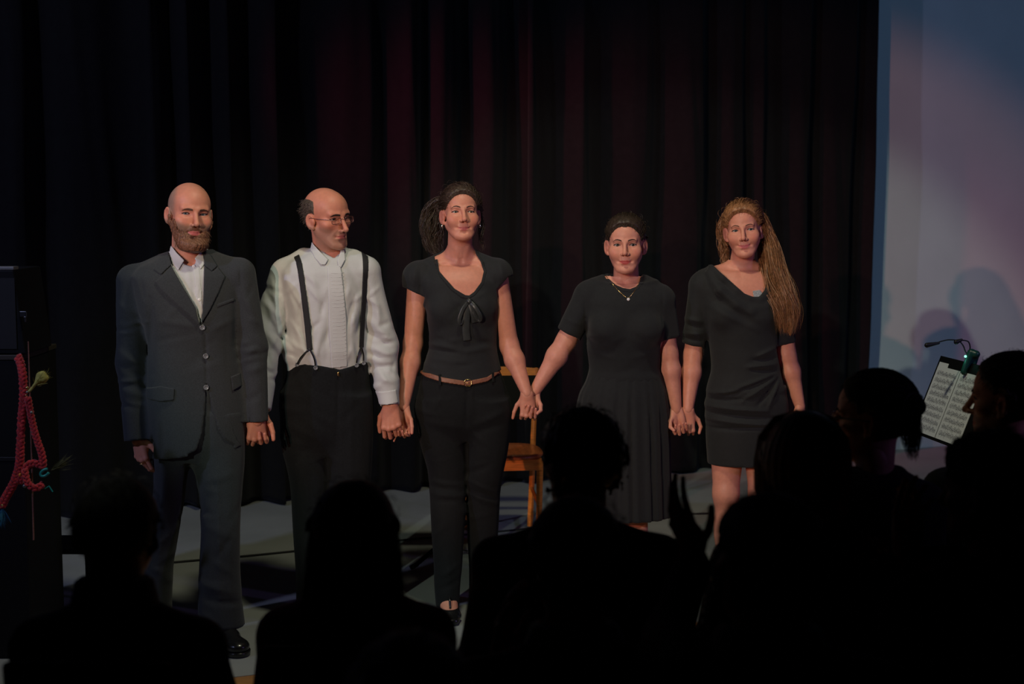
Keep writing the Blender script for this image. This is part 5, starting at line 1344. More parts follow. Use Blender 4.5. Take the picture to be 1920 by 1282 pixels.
        s1 = P.cloth('shoe', Sh, 'black_leather', .005)
        hb = V3(an[0], an[1], 0) - d * .05
        P.part('heel', *lathe([(.011, .001), (.010, .02), (.016, .062)], 12, hb), 'black_leather', par=s1)
        top = drop_any(Ff, V3(an[0], an[1], .105) + d * .2, -d); bot = drop_any(Ff, V3(an[0], an[1], .055) + d * .3, -d)
        P.part('strap', *tube(catmull([top + d * .003, (top + bot) / 2 + d * .012 + V3(0, 0, .004), bot + d * .004], 10), .0045, 8), 'black_leather', par=s1)
    # hands
    hand_mesh(P, aL[2], V3(.02, -.02, -1), V3(.15, 1, 0), 1, aL[1], .93, slim=.9, curl=((48, 50, 30), (52, 60, 35), (45, 60, 35), (12, 18, 12)), spread=(6, 2, -4, -12), thumbdir=[(.5, .75, -.45), (.2, .9, -.35), (.0, .95, -.2)], foreR=(.024, .031))
    hand_mesh(P, aR[2], V3(.05, -.02, -1), V3(.10, -1, 0), 1, aR[1], .95, slim=.9, curl=((62, 60, 30), (68, 60, 30), (70, 60, 30), (28, 32, 20)), spread=(5, 1, -3, -8), thumbdir=[(.65, .7, -.2), (.42, .9, -.10), (.25, .95, -.05)], foreR=(.024, .031))
    P.finish('woman in a black bow top, brown belt and black trousers')
    return P
def drop_any(F, p, d):
    p = np.asarray(p, float); d = nrm(d)
    for i in range(400):
        q = p + d * (i * .001); D = F.eval(np.array([q[0]], f4), np.array([q[1]], f4), np.array([q[2]], f4))[0, 0, 0]
        if D < 0: return q
    return p + d * .2
woman_belt()
# ------------------------------------------------------------------ woman in the round-necked dress with the necklace
def woman_necklace():
    P = Person(1173, 5.85, 3 * D2R); P.skin = V3(0.64, 0.279, 0.198); J = P.J
    nb = J(1174, 536, .035); nr = (.049, .054)
    Hd = Head(P, 1173, 459, -2, 1, -1, .985, dy=-.005, q=dict(jaw=.95, wide=1.0, smile=.35, brow=.7, eyeup=.0058, eyedn=.0044, nose=.92, ear=1.15), neckbase=nb, neckr=nr,
              iris=(.035, .035, .032), gaze=(-.02, -1, .0), brow='brow_dark', browth=.0024, lips=(.58, .10, .09), blush=.40)
    cap = Hd.shell('hair', 'hair_dark', hairreg(.066, .073, .004, -.080, .012, peak=.004, earr=.028), lambda x, y, z: (.008 + .010 * np.clip((z - .05) / .05, 0, 1) + .004 * np.clip(y / .08, 0, 1)).astype(f4) + 0 * x, h=.0036, disp=lambda x, y, z: f4(.0006) * np.sin(x * 260 + 3 * np.sin(y * 60)) + f4(.0004) * np.sin(z * 160 + 3 * np.sin(x * 90)))
    C = scalp_paths(1000, (.0, .125, .04), 13, .063, .070, .006, grow=(.0105, .0155, .019), wave=.0022, m=12)
    V, Fc = ribbons(Hd.to(C.reshape(-1, 3)).reshape(C.shape), .0022, 1); P.part('combed_strands', V, Fc, 'hair_dark', par=cap)
    C = stray(Hd, 110, 15, ln=(.015, .04), up=.6, zmin=.0); V, Fc = ribbons(Hd.to(C.reshape(-1, 3)).reshape(C.shape), .0008, 1); P.part('loose_strands', V, Fc, 'hair_dark', par=cap)
    K = Field(); K.u(Ell(Hd.to(V3(0, .115, .055)), (.045, .035, .040))); K.disp(wobble(.004, 120, 120, 120, 3)); P.cloth('hair_bun', K, 'hair_dark', .004, par=cap)
    rows = P.rows([(532, 1118, 1226, .064, .02), (545, 1110, 1233, .082, .01), (570, 1102, 1244, .098), (600, 1101, 1247, .108), (625, 1102, 1246, .112), (660, 1104, 1237, .104), (690, 1107, 1234, .098), (706, 1104, 1240, .102), (740, 1108, 1234, .095), (780, 1112, 1230, .09)])
    F = Field(); F.u(Loft(rows, 2.2), 0); F.u(neck_prim(Hd, nb, nr), .03)
    shL, shR = J(1101, 555, .01), J(1241, 562, .015)
    F.u(Cap(J(1155, 522, .035), J(1108, 544, .015), .031, .038), .035); F.u(Cap(J(1194, 524, .035), J(1235, 552, .015), .031, .038), .035)
    F.u(Ell(shL, .043), .03); F.u(Ell(shR, .043), .03)
    F.u(Ell(J(1137, 618, -.078), (.062, .052, .060)), .035); F.u(Ell(J(1212, 618, -.078), (.062, .052, .060)), .035)
    F.disp(P.ridge((1172, 531), (1120, 533), 3.5, .004)); F.disp(P.ridge((1180, 531), (1225, 535), 3.5, .004)); F.disp(P.ridge((1176, 518), (1176, 540), 5, -.004))
    aL = [shL, J(1062, 638, .0), J(1001, 736, -.02)]; aR = [shR, J(1252, 662, .02), J(1268, 768, .0)]
    lo, hi = F.bounds(); z1 = Hd.to(V3(0, 0, -.13))[2]; z2 = J(0, 590)[2]
    V, Fc = polygonise(F, .0062, V3(lo[0], lo[1] - .02, z2), V3(hi[0] + .01, hi[1] + .02, z1)); P.skinpiece(V, Fc)
    V, Fc = polygonise(F, .014, V3(lo[0], lo[1] - .02, lo[2]), V3(hi[0] + .01, hi[1] + .02, z2 + .01)); P.skinpiece(V, Fc)
    arm_skin(P, *aL, r=(.048, .040, .039, .023), h=.0075); arm_skin(P, *aR, r=(.047, .040, .038, .023), h=.0075)
    # dress
    T = F.copy(); T.post = []
    sLe = J(1066, 628, .0); sRe = J(1252, 641, .02)
    T.u(Cap(shL, sLe + nrm(sLe - shL) * .05, .047, .049), .02); T.u(Cap(shR, sRe + nrm(sRe - shR) * .05, .047, .048), .02)
    T.disp(lambda x, y, z: f4(.006) + 0 * x + 0 * y + 0 * z)
    tight = T.copy()
    nk = poly2(P.p2([(1136, 480), (1137, 513), (1142, 524), (1155, 537), (1170, 544), (1184, 546), (1198, 542), (1208, 533), (1212, 522), (1212, 480)]))
    T.cut(lambda x, y, z: np.where(y < .05, -nk(x, z), f4(-1)).astype(f4) + 0 * y); T.cut(plane_cut(J(1174, 514, .04), V3(.05, .1, 1)))
    sl, sr = poly2(P.p2([(1000, 615), (1049, 619), (1066, 629), (1083, 636), (1094, 645), (1090, 720), (1000, 720)])), poly2(P.p2([(1243, 645), (1252, 642), (1264, 638), (1320, 636), (1320, 720), (1246, 720)]))
    T.cut(lambda x, y, z: -np.minimum(sl(x, z), sr(x, z)) + 0 * y); T.cut(line_cut(P, (1080, 716), (1260, 716)))
    T.disp(wobble(.0015, 16, 12, 16, 4))
    for a, b, w, am in (((1098, 534), (1101, 600), 2.5, -.004), ((1249, 542), (1244, 610), 2.5, -.003), ((1110, 660), (1150, 672), 5, .003), ((1190, 670), (1236, 660), 5, .003), ((1060, 600), (1092, 612), 4, .003), ((1100, 590), (1108, 640), 5, -.004)): T.disp(P.ridge(a, b, w, am))
    folds(P, T, (1105, 560, 1240, 700), 10, 50, 6, .0022, 10, 40, 2)
    dr = P.cloth('dress', T, 'black_dress', .0055)
    P.patch('neckline_band', tight, [(1136, 512), (1140, 512), (1145, 523), (1157, 535), (1171, 541), (1184, 543), (1196, 539), (1205, 531), (1209, 520), (1213, 521), (1211, 534), (1200, 544), (1185, 548.5), (1170, 547), (1154, 540), (1141, 527)], 'black_dress', t=.0015, par=dr, h=.0022)
    def fold(a, z):
        zt = f4(J(0, 706)[2]); g = np.clip((zt - z) / .18, 0.25, 1)
        return f4(.0055) * g * (np.sin(a * 23 + 1.5 * np.sin(a * 5) + 2 * z) + .5 * np.sin(a * 41 + z * 3))
    Sk = Field(); Sk.u(Loft(P.rows([(700, 1103, 1241, .104), (712, 1099, 1244, .110), (740, 1086, 1250, .125), (790, 1078, 1254, .140), (860, 1074, 1256, .150), (966, 1072, 1258, .158)]), 2.2, fold=fold), 0)
    Sk.sub(Loft(P.rows([(935, 1086, 1244, .136), (990, 1084, 1246, .138)]), 2.2), .004)
    P.cloth('skirt', Sk, 'black_dress', .007, par=dr)
    # necklace
    V, Fc = line_on(tight, P, [(1142, 519), (1153, 535), (1166, 550), (1179, 559), (1190, 550), (1202, 535), (1208, 523)], .0011, 40, .0012, 5)
    nc = P.part('necklace', V, Fc, 'gold')
    c = drop(tight, J(1179, 561.5, -.11)); V, Fc = lathe([(.0005, -.0015), (.0055, -.001), (.0065, .001), (.005, .0025), (.001, .003)], 14); P.part('pendant', V @ rotx(90 * D2R).T + c + V3(0, -.003, 0), Fc, 'pearl', par=nc)
    # legs, shoes
    for lx, tx in ((1140, -.05), (1192, .08)):
        G = Field(); kn = J(lx, 930, .0); an = J(lx, 1120, .02); an[2] = .115
        hp = J(lx, 780, 0); G.u(Cap(hp, kn, .085, .052)); G.u(Ell(kn * .62 + an * .38 + V3(0, .012, 0), (.048, .052, .11)), .04); G.u(Cap(kn, an, .048, .030), .03)
        V, Fc = polygonise(G, .011); P.skinpiece(V, Fc)
        Ff = foot_field(an, V3(tx, -1, 0), .22, .038, .05); V, Fc = polygonise(Ff, .008); P.skinpiece(V, Fc)
        Sh = Ff.copy(); Sh.disp(lambda x, y, z: f4(.003) + 0 * x + 0 * y + 0 * z); Sh.cut(lambda x, y, z: z - f4(.055) + 0 * x + 0 * y); s1 = P.cloth('shoe', Sh, 'black_leather', .0055)
        d = nrm(V3(tx, -1, 0)); P.part('heel', *lathe([(.013, .001), (.012, .02), (.018, .058)], 12, V3(an[0], an[1], 0) - d * .05), 'black_leather', par=s1)
    # hands: her right hand is interlaced behind the neighbour's, her left lies behind the next one's
    hand_mesh(P, aL[2], V3(-.20, -.05, -1), V3(.05, 1, 0), 1, aL[1], .95, slim=.9, curl=((78, 62, 12), (80, 64, 12), (80, 64, 12), (78, 60, 12)), spread=(6, 2, -2, -6), thumbdir=[(.55, .6, -.55), (.15, .6, -.75), (-.35, .4, -.6)], foreR=(.025, .033))
    hand_mesh(P, aR[2], V3(.16, -.05, -1), V3(-.05, 1, 0), -1, aR[1], .95, slim=.9, curl=((80, 62, 12), (80, 64, 12), (80, 64, 12), (76, 60, 12)), spread=(6, 2, -2, -6), thumbdir=[(.55, .6, -.55), (.15, .6, -.75), (-.30, .4, -.6)], foreR=(.025, .033))
    P.finish('woman in a round-necked black dress with a pearl pendant necklace')
woman_necklace()
# ------------------------------------------------------------------ woman with the long light-brown hair
def woman_longhair():
    P = Person(1395, 5.9, -3 * D2R); P.skin = V3(0.62, 0.261, 0.180); J = P.J
    nb = J(1388, 516, .035); nr = (.047, .052)
    Hd = Head(P, 1394, 432, -2, 2, -6, .96, dy=-.005, q=dict(jaw=.92, wide=.98, smile=.9, brow=.65, eyeup=.0052, eyedn=.0038, nose=.98, ear=1.1), neckbase=nb, neckr=nr,
              iris=(.06, .08, .09), gaze=(-.05, -1, .0), brow='brow_mid', browth=.0020, lips=(.60, .16, .16), blush=.40)
    cap = Hd.shell('hair', 'hair_fair', hairreg(.064, .070, .004, -.090, .010, earr=.026), lambda x, y, z: (.012 + .008 * np.clip((z - .05) / .05, 0, 1) + .006 * np.clip(y / .08, 0, 1)).astype(f4) + 0 * x, h=.0036, disp=lambda x, y, z: f4(.0007) * np.sin(x * 230 + 3 * np.sin(y * 60)) + f4(.0005) * np.sin(z * 160 + 3 * np.sin(x * 90)))
    C = scalp_paths(1000, (.02, .115, .0), 23, .062, .068, .006, grow=(.0145, .0205, .022), wave=.0030, m=12)
    V, Fc = ribbons(Hd.to(C.reshape(-1, 3)).reshape(C.shape), .0024, 1); P.part('combed_strands', V, Fc, 'hair_fair', par=cap)
    C = stray(Hd, 120, 25, ln=(.02, .05), up=.5, zmin=-.02); V, Fc = ribbons(Hd.to(C.reshape(-1, 3)).reshape(C.shape), .0008, 1); P.part('loose_strands', V, Fc, 'hair_fair', par=cap)
    # long hair swept over her left shoulder
    K = Field(); pts = [J(1428, 420, .05), J(1440, 460, .045), (J(1446, 510, -.02)), (J(1460, 560, -.08)), (J(1476, 605, -.085)), (J(1482, 622, -.08))]; rd = (.034, .040, .042, .040, .030, .014)
    for a, b, r0, r1 in zip(pts[:-1], pts[1:], rd[:-1], rd[1:]): K.u(Cap(a, b, r0 * .9, r1 * .9, ((0, 1, 0), .6)), .02)
    K.disp(lambda x, y, z: f4(.003) * np.sin(x * 260 + 2 * np.sin(z * 30)) + 0 * y); P.cloth('long_hair', K, 'hair_fair', .004, par=cap)
    gs = [([(1405, 385, -.02), (1428, 405, -.01), (1444, 450, .0), (1458, 510, -.06), (1478, 570, -.10), (1484, 626, -.10)], (.006, .016, .028, .034, .034, .022), 330), ([(1415, 400, .04), (1436, 430, .03), (1450, 480, -.01), (1470, 540, -.09), (1488, 590, -.10), (1476, 628, -.09)], (.01, .02, .03, .03, .024, .016), 260),
          ([(1425, 440, .04), (1432, 480, .02), (1440, 530, -.06), (1462, 580, -.11), (1466, 625, -.10)], (.014, .022, .026, .024, .012), 220), ([(1432, 430, .04), (1452, 470, .03), (1474, 525, -.03), (1494, 575, -.07), (1494, 620, -.07)], (.012, .02, .022, .018, .008), 160),
          ([(1360, 400, .03), (1352, 430, .05), (1356, 465, .05), (1362, 492, .05)], (.010, .018, .016, .006), 120), ([(1364, 440, .05), (1360, 475, .05), (1356, 500, .04)], (.012, .014, .004), 70)]
    allc = [lock([J(*g) for g in gd], rdd, n, 20, .0055, 2.2, 50 + i, .006) for i, (gd, rdd, n) in enumerate(gs)]
    V, Fc = ribbons(np.concatenate(allc), .0017, 4); P.part('hair_locks', V, Fc, 'hair_fair', par=cap)
    rows = P.rows([(508, 1335, 1440, .062, .02), (520, 1318, 1456, .078, .01), (545, 1313, 1464, .092), (580, 1320, 1462, .104), (610, 1328, 1456, .104), (650, 1335, 1455, .098), (690, 1338, 1460, .100), (725, 1330, 1469, .112), (760, 1324, 1475, .118), (800, 1326, 1476, .118), (870, 1330, 1472, .112)])
    F = Field(); F.u(Loft(rows[:8], 2.2), 0); F.u(neck_prim(Hd, nb, nr), .03)
    shL, shR = J(1315, 535, .01), J(1462, 535, .015)
    F.u(Cap(J(1372, 502, .035), J(1324, 521, .015), .029, .036), .035); F.u(Cap(J(1406, 502, .035), J(1454, 521, .015), .029, .036), .035)
    F.u(Ell(shL, .041), .03); F.u(Ell(shR, .041), .03)
    F.u(Ell(J(1362, 592, -.068), (.055, .044, .054)), .03); F.u(Ell(J(1425, 592, -.068), (.055, .044, .054)), .03)
    F.disp(P.ridge((1386, 514), (1336, 512), 3.5, .004)); F.disp(P.ridge((1394, 514), (1440, 514), 3.5, .004)); F.disp(P.ridge((1392, 505), (1392, 524), 5, -.003))
    aL = [shL, J(1299, 668, .02), J(1290, 768, -.04)]; aR = [shR, J(1475, 668, .02), J(1500, 762, .0)]
    lo, hi = F.bounds(); z1 = Hd.to(V3(0, 0, -.13))[2]; z2 = J(0, 590)[2]
    V, Fc = polygonise(F, .0062, V3(lo[0], lo[1] - .02, z2), V3(hi[0] + .01, hi[1] + .02, z1)); P.skinpiece(V, Fc)
    V, Fc = polygonise(F, .014, V3(lo[0], lo[1] - .02, lo[2]), V3(hi[0] + .01, hi[1] + .02, z2 + .01)); P.skinpiece(V, Fc)
    arm_skin(P, *aL, r=(.045, .038, .037, .022), h=.0075); arm_skin(P, *aR, r=(.045, .038, .036, .022), h=.0075)
    T = F.copy(); T.post = []; T.u(Loft(rows, 2.2), .02)
    sLe = J(1300, 651, .02); sRe = J(1470, 650, .02)
    T.u(Cap(shL, sLe + nrm(sLe - shL) * .05, .045, .045), .02); T.u(Cap(shR, sRe + nrm(sRe - shR) * .05, .045, .045), .02)
    # cowl: draped rolls hanging between the shoulders
    for pts, r in (([(1334, 500, -.02), (1355, 522, -.07), (1382, 545, -.085), (1405, 558, -.09), (1424, 562, -.09), (1442, 548, -.08)], .010), ([(1330, 512, -.03), (1350, 545, -.085), (1380, 572, -.10), (1410, 582, -.105), (1436, 574, -.09), (1450, 556, -.07)], .011)):
        q = [J(*p) for p in pts]
        for a, b in zip(q[:-1], q[1:]): T.u(Cap(a, b, r), .014)
    tight = T.copy()
    T.disp(lambda x, y, z: f4(.006) + 0 * x + 0 * y + 0 * z)
    nk = poly2(P.p2([(1330, 440), (1337, 494), (1352, 510), (1376, 532), (1396, 550), (1412, 556), (1424, 556), (1434, 545), (1442, 525), (1448, 490), (1448, 440)]))
    T.cut(lambda x, y, z: np.where(y < .05, -nk(x, z), f4(-1)).astype(f4) + 0 * y); T.cut(plane_cut(J(1388, 497, .04), V3(.0, .1, 1)))
    sl, sr = poly2(P.p2([(1230, 646), (1282, 648), (1300, 653), (1320, 656), (1326, 690), (1326, 760), (1230, 760)])), poly2(P.p2([(1458, 654), (1470, 652), (1488, 648), (1530, 646), (1530, 760), (1480, 760), (1466, 690)]))
    T.cut(lambda x, y, z: np.where(z > f4(J(0, 720)[2]), -np.minimum(sl(x, z), sr(x, z)), f4(-1)).astype(f4) + 0 * y)
    T.cut(line_cut(P, (1320, 868), (1480, 866)))
    T.sub(Loft([(z, cx, cy, rx - .012, ry - .012) for z, cx, cy, rx, ry in P.rows([(840, 1328, 1474, .114), (900, 1328, 1474, .112)])], 2.2), .004)
    T.disp(wobble(.0015, 16, 12, 18, 6))
    for a, b, w, am in (((1336, 530), (1420, 600), 7, 0.0070), ((1334, 555), (1400, 605), 6, -0.0056), ((1330, 575), (1420, 618), 6, 0.0056), ((1452, 655), (1420, 668), 3.4, 0.0112), ((1456, 672), (1410, 676), 3.4, -0.0112), ((1456, 684), (1400, 688), 3.4, 0.0112), ((1456, 697), (1410, 694), 3.0, -0.0112), ((1455, 702), (1380, 728), 3.4, 0.0126), ((1453, 706), (1360, 744), 3.4, -0.0126), ((1457, 708), (1390, 752), 3.4, 0.0126), ((1460, 712), (1420, 760), 3.4, -0.0126), ((1462, 714), (1440, 765), 3.4, 0.0126), ((1330, 740), (1400, 730), 3.4, 0.0112), ((1326, 752), (1400, 748), 3.4, -0.0112), ((1328, 764), (1440, 770), 3.4, 0.0126), ((1328, 776), (1450, 784), 3.4, -0.0112), ((1328, 788), (1460, 798), 3.4, 0.0112), ((1330, 806), (1440, 800), 3.4, -0.0098), ((1288, 600), (1318, 606), 3.4, 0.0098), ((1286, 612), (1318, 618), 3.4, -0.0098), ((1285, 628), (1318, 630), 3.4, 0.0098), ((1284, 638), (1318, 642), 2.5, -0.0098)): T.disp(P.ridge(a, b, w, am))
    dr = P.cloth('dress', T, 'black_jersey', .0062)
    P.patch('lace_trim', F, [(1412, 546), (1426, 544), (1432, 552), (1424, 560), (1414, 557)], 'lace', t=.004, h=.0022)
    for lx, tx in ((1361, -.04), (1428, .06)):
        G = Field(); kn = J(lx, 925, -.02); an = J(lx - 2, 1140, .02); an[2] = .115
        hp = J(lx + (4 if lx < 1400 else -4), 790, 0); G.u(Cap(hp, kn, .082, .053)); G.u(Ell(kn + V3(0, -.02, .0), (.040, .036, .045)), .03); G.u(Ell(kn * .62 + an * .38 + V3(0, .012, 0), (.046, .052, .11)), .04); G.u(Cap(kn, an, .047, .030), .03)
        V, Fc = polygonise(G, .011); P.skinpiece(V, Fc)
        Ff = foot_field(an, V3(tx, -1, 0), .225, .038, .05); V, Fc = polygonise(Ff, .008); P.skinpiece(V, Fc)
        Sh = Ff.copy(); Sh.disp(lambda x, y, z: f4(.003) + 0 * x + 0 * y + 0 * z); Sh.cut(lambda x, y, z: z - f4(.055) + 0 * x + 0 * y); s1 = P.cloth('shoe', Sh, 'black_leather', .0055)
        d = nrm(V3(tx, -1, 0)); P.part('heel', *lathe([(.013, .001), (.012, .02), (.018, .058)], 12, V3(an[0], an[1], 0) - d * .05), 'black_leather', par=s1)
    hand_mesh(P, aL[2], V3(-.03, -.02, -1), V3(-.10, -1, 0), -1, aL[1], .95, slim=.9, curl=((60, 60, 30), (66, 60, 30), (70, 60, 30), (60, 50, 30)), spread=(5, 1, -3, -8), thumbdir=[(.7, .6, -.2), (.35, .85, .05), (-.2, .9, .1)], foreR=(.024, .031))
    hand_mesh(P, aR[2], V3(.06, -.05, -1), V3(.8, -.5, 0), 1, aR[1], .95, slim=.9, foreR=(.024, .031))
    P.finish('woman with long light-brown hair in a draped black dress')
M['lace'] = mk('grey_lace', (0.30, 0.33, 0.34), 0.7, nscale=300, namt=0.5)
woman_longhair()
# ------------------------------------------------------------------ the audience, seen from behind
M['navy_knit'] = mk('navy_knit', (0.020, 0.024, 0.040), 0.95, sheen=0.2, nscale=40, namt=0.3, bump=0.3, bscale=120)
M['plum_knit'] = mk('plum_knit', (0.28, 0.018, 0.12), 0.9, sheen=0.3, nscale=40, namt=0.2, bump=0.2, bscale=150)
M['dark_jacket'] = mk('dark_jacket', (0.012, 0.012, 0.014), 0.9, nscale=40, namt=0.2, bump=0.2, bscale=100)
M['brown_knit'] = mk('dark_olive_knit', (0.030, 0.028, 0.020), 0.95, nscale=40, namt=0.3, bump=0.3, bscale=120)
M['collar_pale'] = mk('pale_collar', (0.55, 0.62, 0.58), 0.8, bump=0.05, bscale=80)
M['collar_blue'] = mk('light_blue_collar', (0.40, 0.50, 0.58), 0.8, bump=0.05, bscale=80)
M['scarf'] = mk('olive_scarf', (0.16, 0.15, 0.08), 0.9, nscale=30, namt=0.5)
def floral():
    m = mk('floral_print', (0.02, 0.02, 0.02), 0.85); nt = m.node_tree; b = nt.nodes['Principled BSDF']
    tc = nt.nodes.new('ShaderNodeTexCoord'); v = nt.nodes.new('ShaderNodeTexVoronoi'); v.inputs['Scale'].default_value = 42; r = nt.nodes.new('ShaderNodeValToRGB')
    r.color_ramp.elements[0].position = .22; r.color_ramp.elements[0].color = (.50, .50, .40, 1); r.color_ramp.elements[1].position = .42; r.color_ramp.elements[1].color = (.012, .014, .014, 1)
    nt.links.new(tc.outputs['Object'], v.inputs['Vector']); nt.links.new(v.outputs['Distance'], r.inputs['Fac']); nt.links.new(r.outputs['Color'], b.inputs['Base Color']); return m
M['floral'] = floral()
M['seat_black'] = mk('black_seat', (0.012, 0.012, 0.013), 0.7)

def seat_chair(P, label):
    r = empty('audience_chair', (P.base[0], P.base[1], 0.0005), P.yaw); tag(r, label, 'chair', 'audience chairs')
    bevel(obj_at('seat', boxm((-.165, -.20, .425), (.165, .23, .455)), 'seat_black', r), .01)
    V, Fc = boxm((-.165, .235, .46), (.165, .262, .84)); V[:, 1] += (V[:, 2] - .46) * .10; bevel(obj_at('backrest', (V, Fc), 'seat_black', r), .01)
    for sx in (-1, 1):
        obj_at('leg', tube([(sx * .15, -.19, 0), (sx * .145, -.16, .43)], .011, 8), 'dark_metal', r); obj_at('leg', tube([(sx * .155, .27, 0), (sx * .15, .235, .43), (sx * .15, .28, .70)], .011, 8), 'dark_metal', r)

def spectator(px, eye, Y, label, seatlabel, hyaw=180, byaw=180, pitch=0, roll=0, scale=1.0, mat='dark_jacket', sw=.205, skin=(.55, .27, .18), hair='hair_black', hairt=.013, hn=.002, low=-.10, hq=None, eyes=False, arms=None, drop_s=.190, q=None, neckr=(.055, .062), strands=380, bun=None, hreg=None, stub=0.0, strand_w=.0016, seed=1):
    P = Person(px, Y, byaw * D2R); P.base[2] = 0.0012; P.skin = V3(*skin); hc = P.J(px, eye, 0); hz = hc[2]
    nb = V3(hc[0], .035, hz - .155 * scale)
    P.hc = hc
    off = math.degrees(math.atan((px - 960) / FPX))
    Hd = Head(P, px, eye, hyaw + off, pitch, roll, scale, q=q, neckbase=nb, neckr=neckr, h=.0040 if eyes else .006, eyes=eyes, brows=eyes, stubble=stub, blush=.2); P.Hd = Hd
    rg = hreg or hairreg(.066, .074, .002, low, .004)
    cap = Hd.shell('hair', hair, rg, hairt, h=.006, disp=lambda x, y, z: f4(hn) * (np.sin(x * 190 + 3 * np.sin(y * 120 + seed)) + np.sin(z * 170 + 3 * np.sin(x * 110))) * f4(.6))
    P.cap = cap
    if strands:
        C = stray(Hd, strands, seed + 40, ln=(.012, .03), up=.35, zmin=low * .6, base=(.0755 + hairt * .6, .094 + hairt * .6, .082 + hairt * .6)); V, Fc = ribbons(Hd.to(C.reshape(-1, 3)).reshape(C.shape), strand_w, seed); P.part('loose_strands', V, Fc, hair, par=cap)
    # clothing: torso, arms, legs
    T = Field(); x0 = hc[0]; zs = hz - drop_s * scale
    T.u(Loft([(zs + .050, x0, .040, .066, .058), (zs + .020, x0, .035, .11, .080), (zs - .03, x0, .02, sw - .035, .098), (zs - .10, x0, .01, sw - .015, .115), (zs - .25, x0, .0, sw - .03, .118), (.62, x0, .02, sw - .045, .115), (.47, x0, .03, sw - .03, .13)], 2.3), 0)
    sh = [V3(x0 + sx * (sw - .030), .015, zs - .055) for sx in (-1, 1)]
    arms = arms or {}
    for k, sx in enumerate((-1, 1)):
        el, wr = arms.get(sx, (V3(x0 + sx * (sw + .03), -.06, zs - .34), V3(x0 + sx * .10, -.27, zs - .36)))
        T.u(Cap(V3(x0 + sx * .06, .035, zs + .015), sh[k], .045, .060), .04)
        T.u(Cap(sh[k], el, .060, .050), .03); T.u(Cap(el, wr, .050, .040), .03); T.cut(plane_or(P, wr, wr - el, .08))
        arm_skin(P, sh[k], el, wr, h=.016)
    T.disp(wobble(.004, 14, 12, 14, seed)); top = P.cloth('top', T, mat, .013); P.top = top; P.T = T
    L = Field()
    for sx in (-1, 1):
        hp, kn, an = V3(x0 + sx * .09, .02, .54), V3(x0 + sx * .11, -.34, .52), V3(x0 + sx * .11, -.30, .09)
        L.u(Cap(hp, kn, .085, .065), .03); L.u(Cap(kn, an, .062, .045), .03)
        shoe(P, an + V3(0, .07, 0), an + V3(sx * .01, -.19, 0), hs=.008)
    L.u(Cap((x0 - .08, .03, .55), (x0 + .08, .03, .55), .09), .04)
    P.cloth('trousers', L, 'black_wool', .016)
    B = Field(); B.u(Loft([(zs + .03, x0, .03, .06, .05), (zs - .08, x0, .01, sw - .05, .085), (.56, x0, .03, sw - .07, .085)]), 0); B.u(Cap(nb + V3(0, 0, .05), nb, neckr[0], neckr[1]), .03)
    for sx in (-1, 1): B.u(Cap((x0 + sx * .09, .02, .55), (x0 + sx * .11, -.33, .52), .06, .05), .03); B.u(Cap((x0 + sx * .11, -.33, .52), (x0 + sx * .11, -.30, .09), .046, .034), .03)
    V, Fc = polygonise(B, .018); P.skinpiece(V, Fc)
    seat_chair(P, seatlabel)
    P.zs = zs; P.nb = nb
    return P

def shirt_collar(P, mat, r=.066, zoff=.0, tilt=.10, h=.040):
    nb = P.nb; V, Fc = [], []; n = 40
    for i, (rr, z) in enumerate(((r + .012, -.004), (r, h), (r + .004, h + .003), (r + .016, h - .006), (r + .030, -.008))):
        for k in range(n):
            a = 2 * math.pi * k / n; yy = math.sin(a)
            V.append((nb[0] + rr * 1.02 * math.cos(a), nb[1] + rr * yy, nb[2] + .018 + zoff + z + tilt * rr * yy * 1.6))
    for i in range(4):
        for k in range(n): l = (k + 1) % n; Fc.append([i * n + k, i * n + l, (i + 1) * n + l, (i + 1) * n + k])
    P.part('shirt_collar', np.array(V), np.array(Fc), mat)

def clap(P, px, py, Y, d, n, ts, elbow, size=1.0, curl=((12, 18, 12),) * 4, **k):
    w = P.loc(W(px, py, Y)); hand_mesh(P, w, V3(*d), V3(*n), ts, elbow, size, curl=curl, h=.0034, **k); return w

# man at the left under the tall cabinet
P = spectator(221, 1000, 3.0, 'grey-templed man with short dark hair in a dark patterned knit sweater', 'black audience chair under the man in the patterned knit sweater', hyaw=186, mat='navy_knit', sw=.198, hairt=.012, seed=2, q=dict(ear=.9))
shirt_collar(P, 'navy_knit', r=.064, zoff=-.012, h=.062)
P.finish('man with short dark hair in a navy knit sweater before the bearded man')
# woman with the long auburn hair
P = spectator(666, 1005, 3.1, '', 'black audience chair under the woman with long auburn hair', hyaw=178, mat='plum_knit', sw=.186, hair='hair_red', hairt=.016, hn=.0006, low=-.11, seed=3, neckr=(.048, .054), strands=200, drop_s=.165)
z = P.hc; gs = []
for i, (x1, x2, yy) in enumerate(((-.055, -.115, .03), (-.035, -.065, .095), (0.0, -.01, .11), (.035, .055, .10), (.058, .11, .05))): gs.append(lock([P.Hd.to(V3(x1 * -1, .06, .09)), P.Hd.to(V3(-x1 * 1.25, .085 if abs(x1) < .05 else .04, .0)), V3(z[0] - x1 * 1.5, yy + .03, z[2] - .16), V3(z[0] - x2, yy + .06, z[2] - .30), V3(z[0] - x2 * .9, yy + .06, z[2] - .40)], (.015, .03, .036, .03, .012), 260, 22, .003, 2, 70 + i))
V, Fc = ribbons(np.concatenate(gs), .0024, 3); P.part('hair_locks', V, Fc, 'hair_red', par=P.cap)
K = Field()
for (a, b, r0, r1) in ((P.Hd.to(V3(0, .05, .03)), V3(z[0], .085, z[2] - .12), .080, .070), (V3(z[0], .085, z[2] - .12), V3(z[0], .10, z[2] - .36), .075, .05)): K.u(Cap(a, b, r0, r1, ((0, 1, 0), .55)), .03)
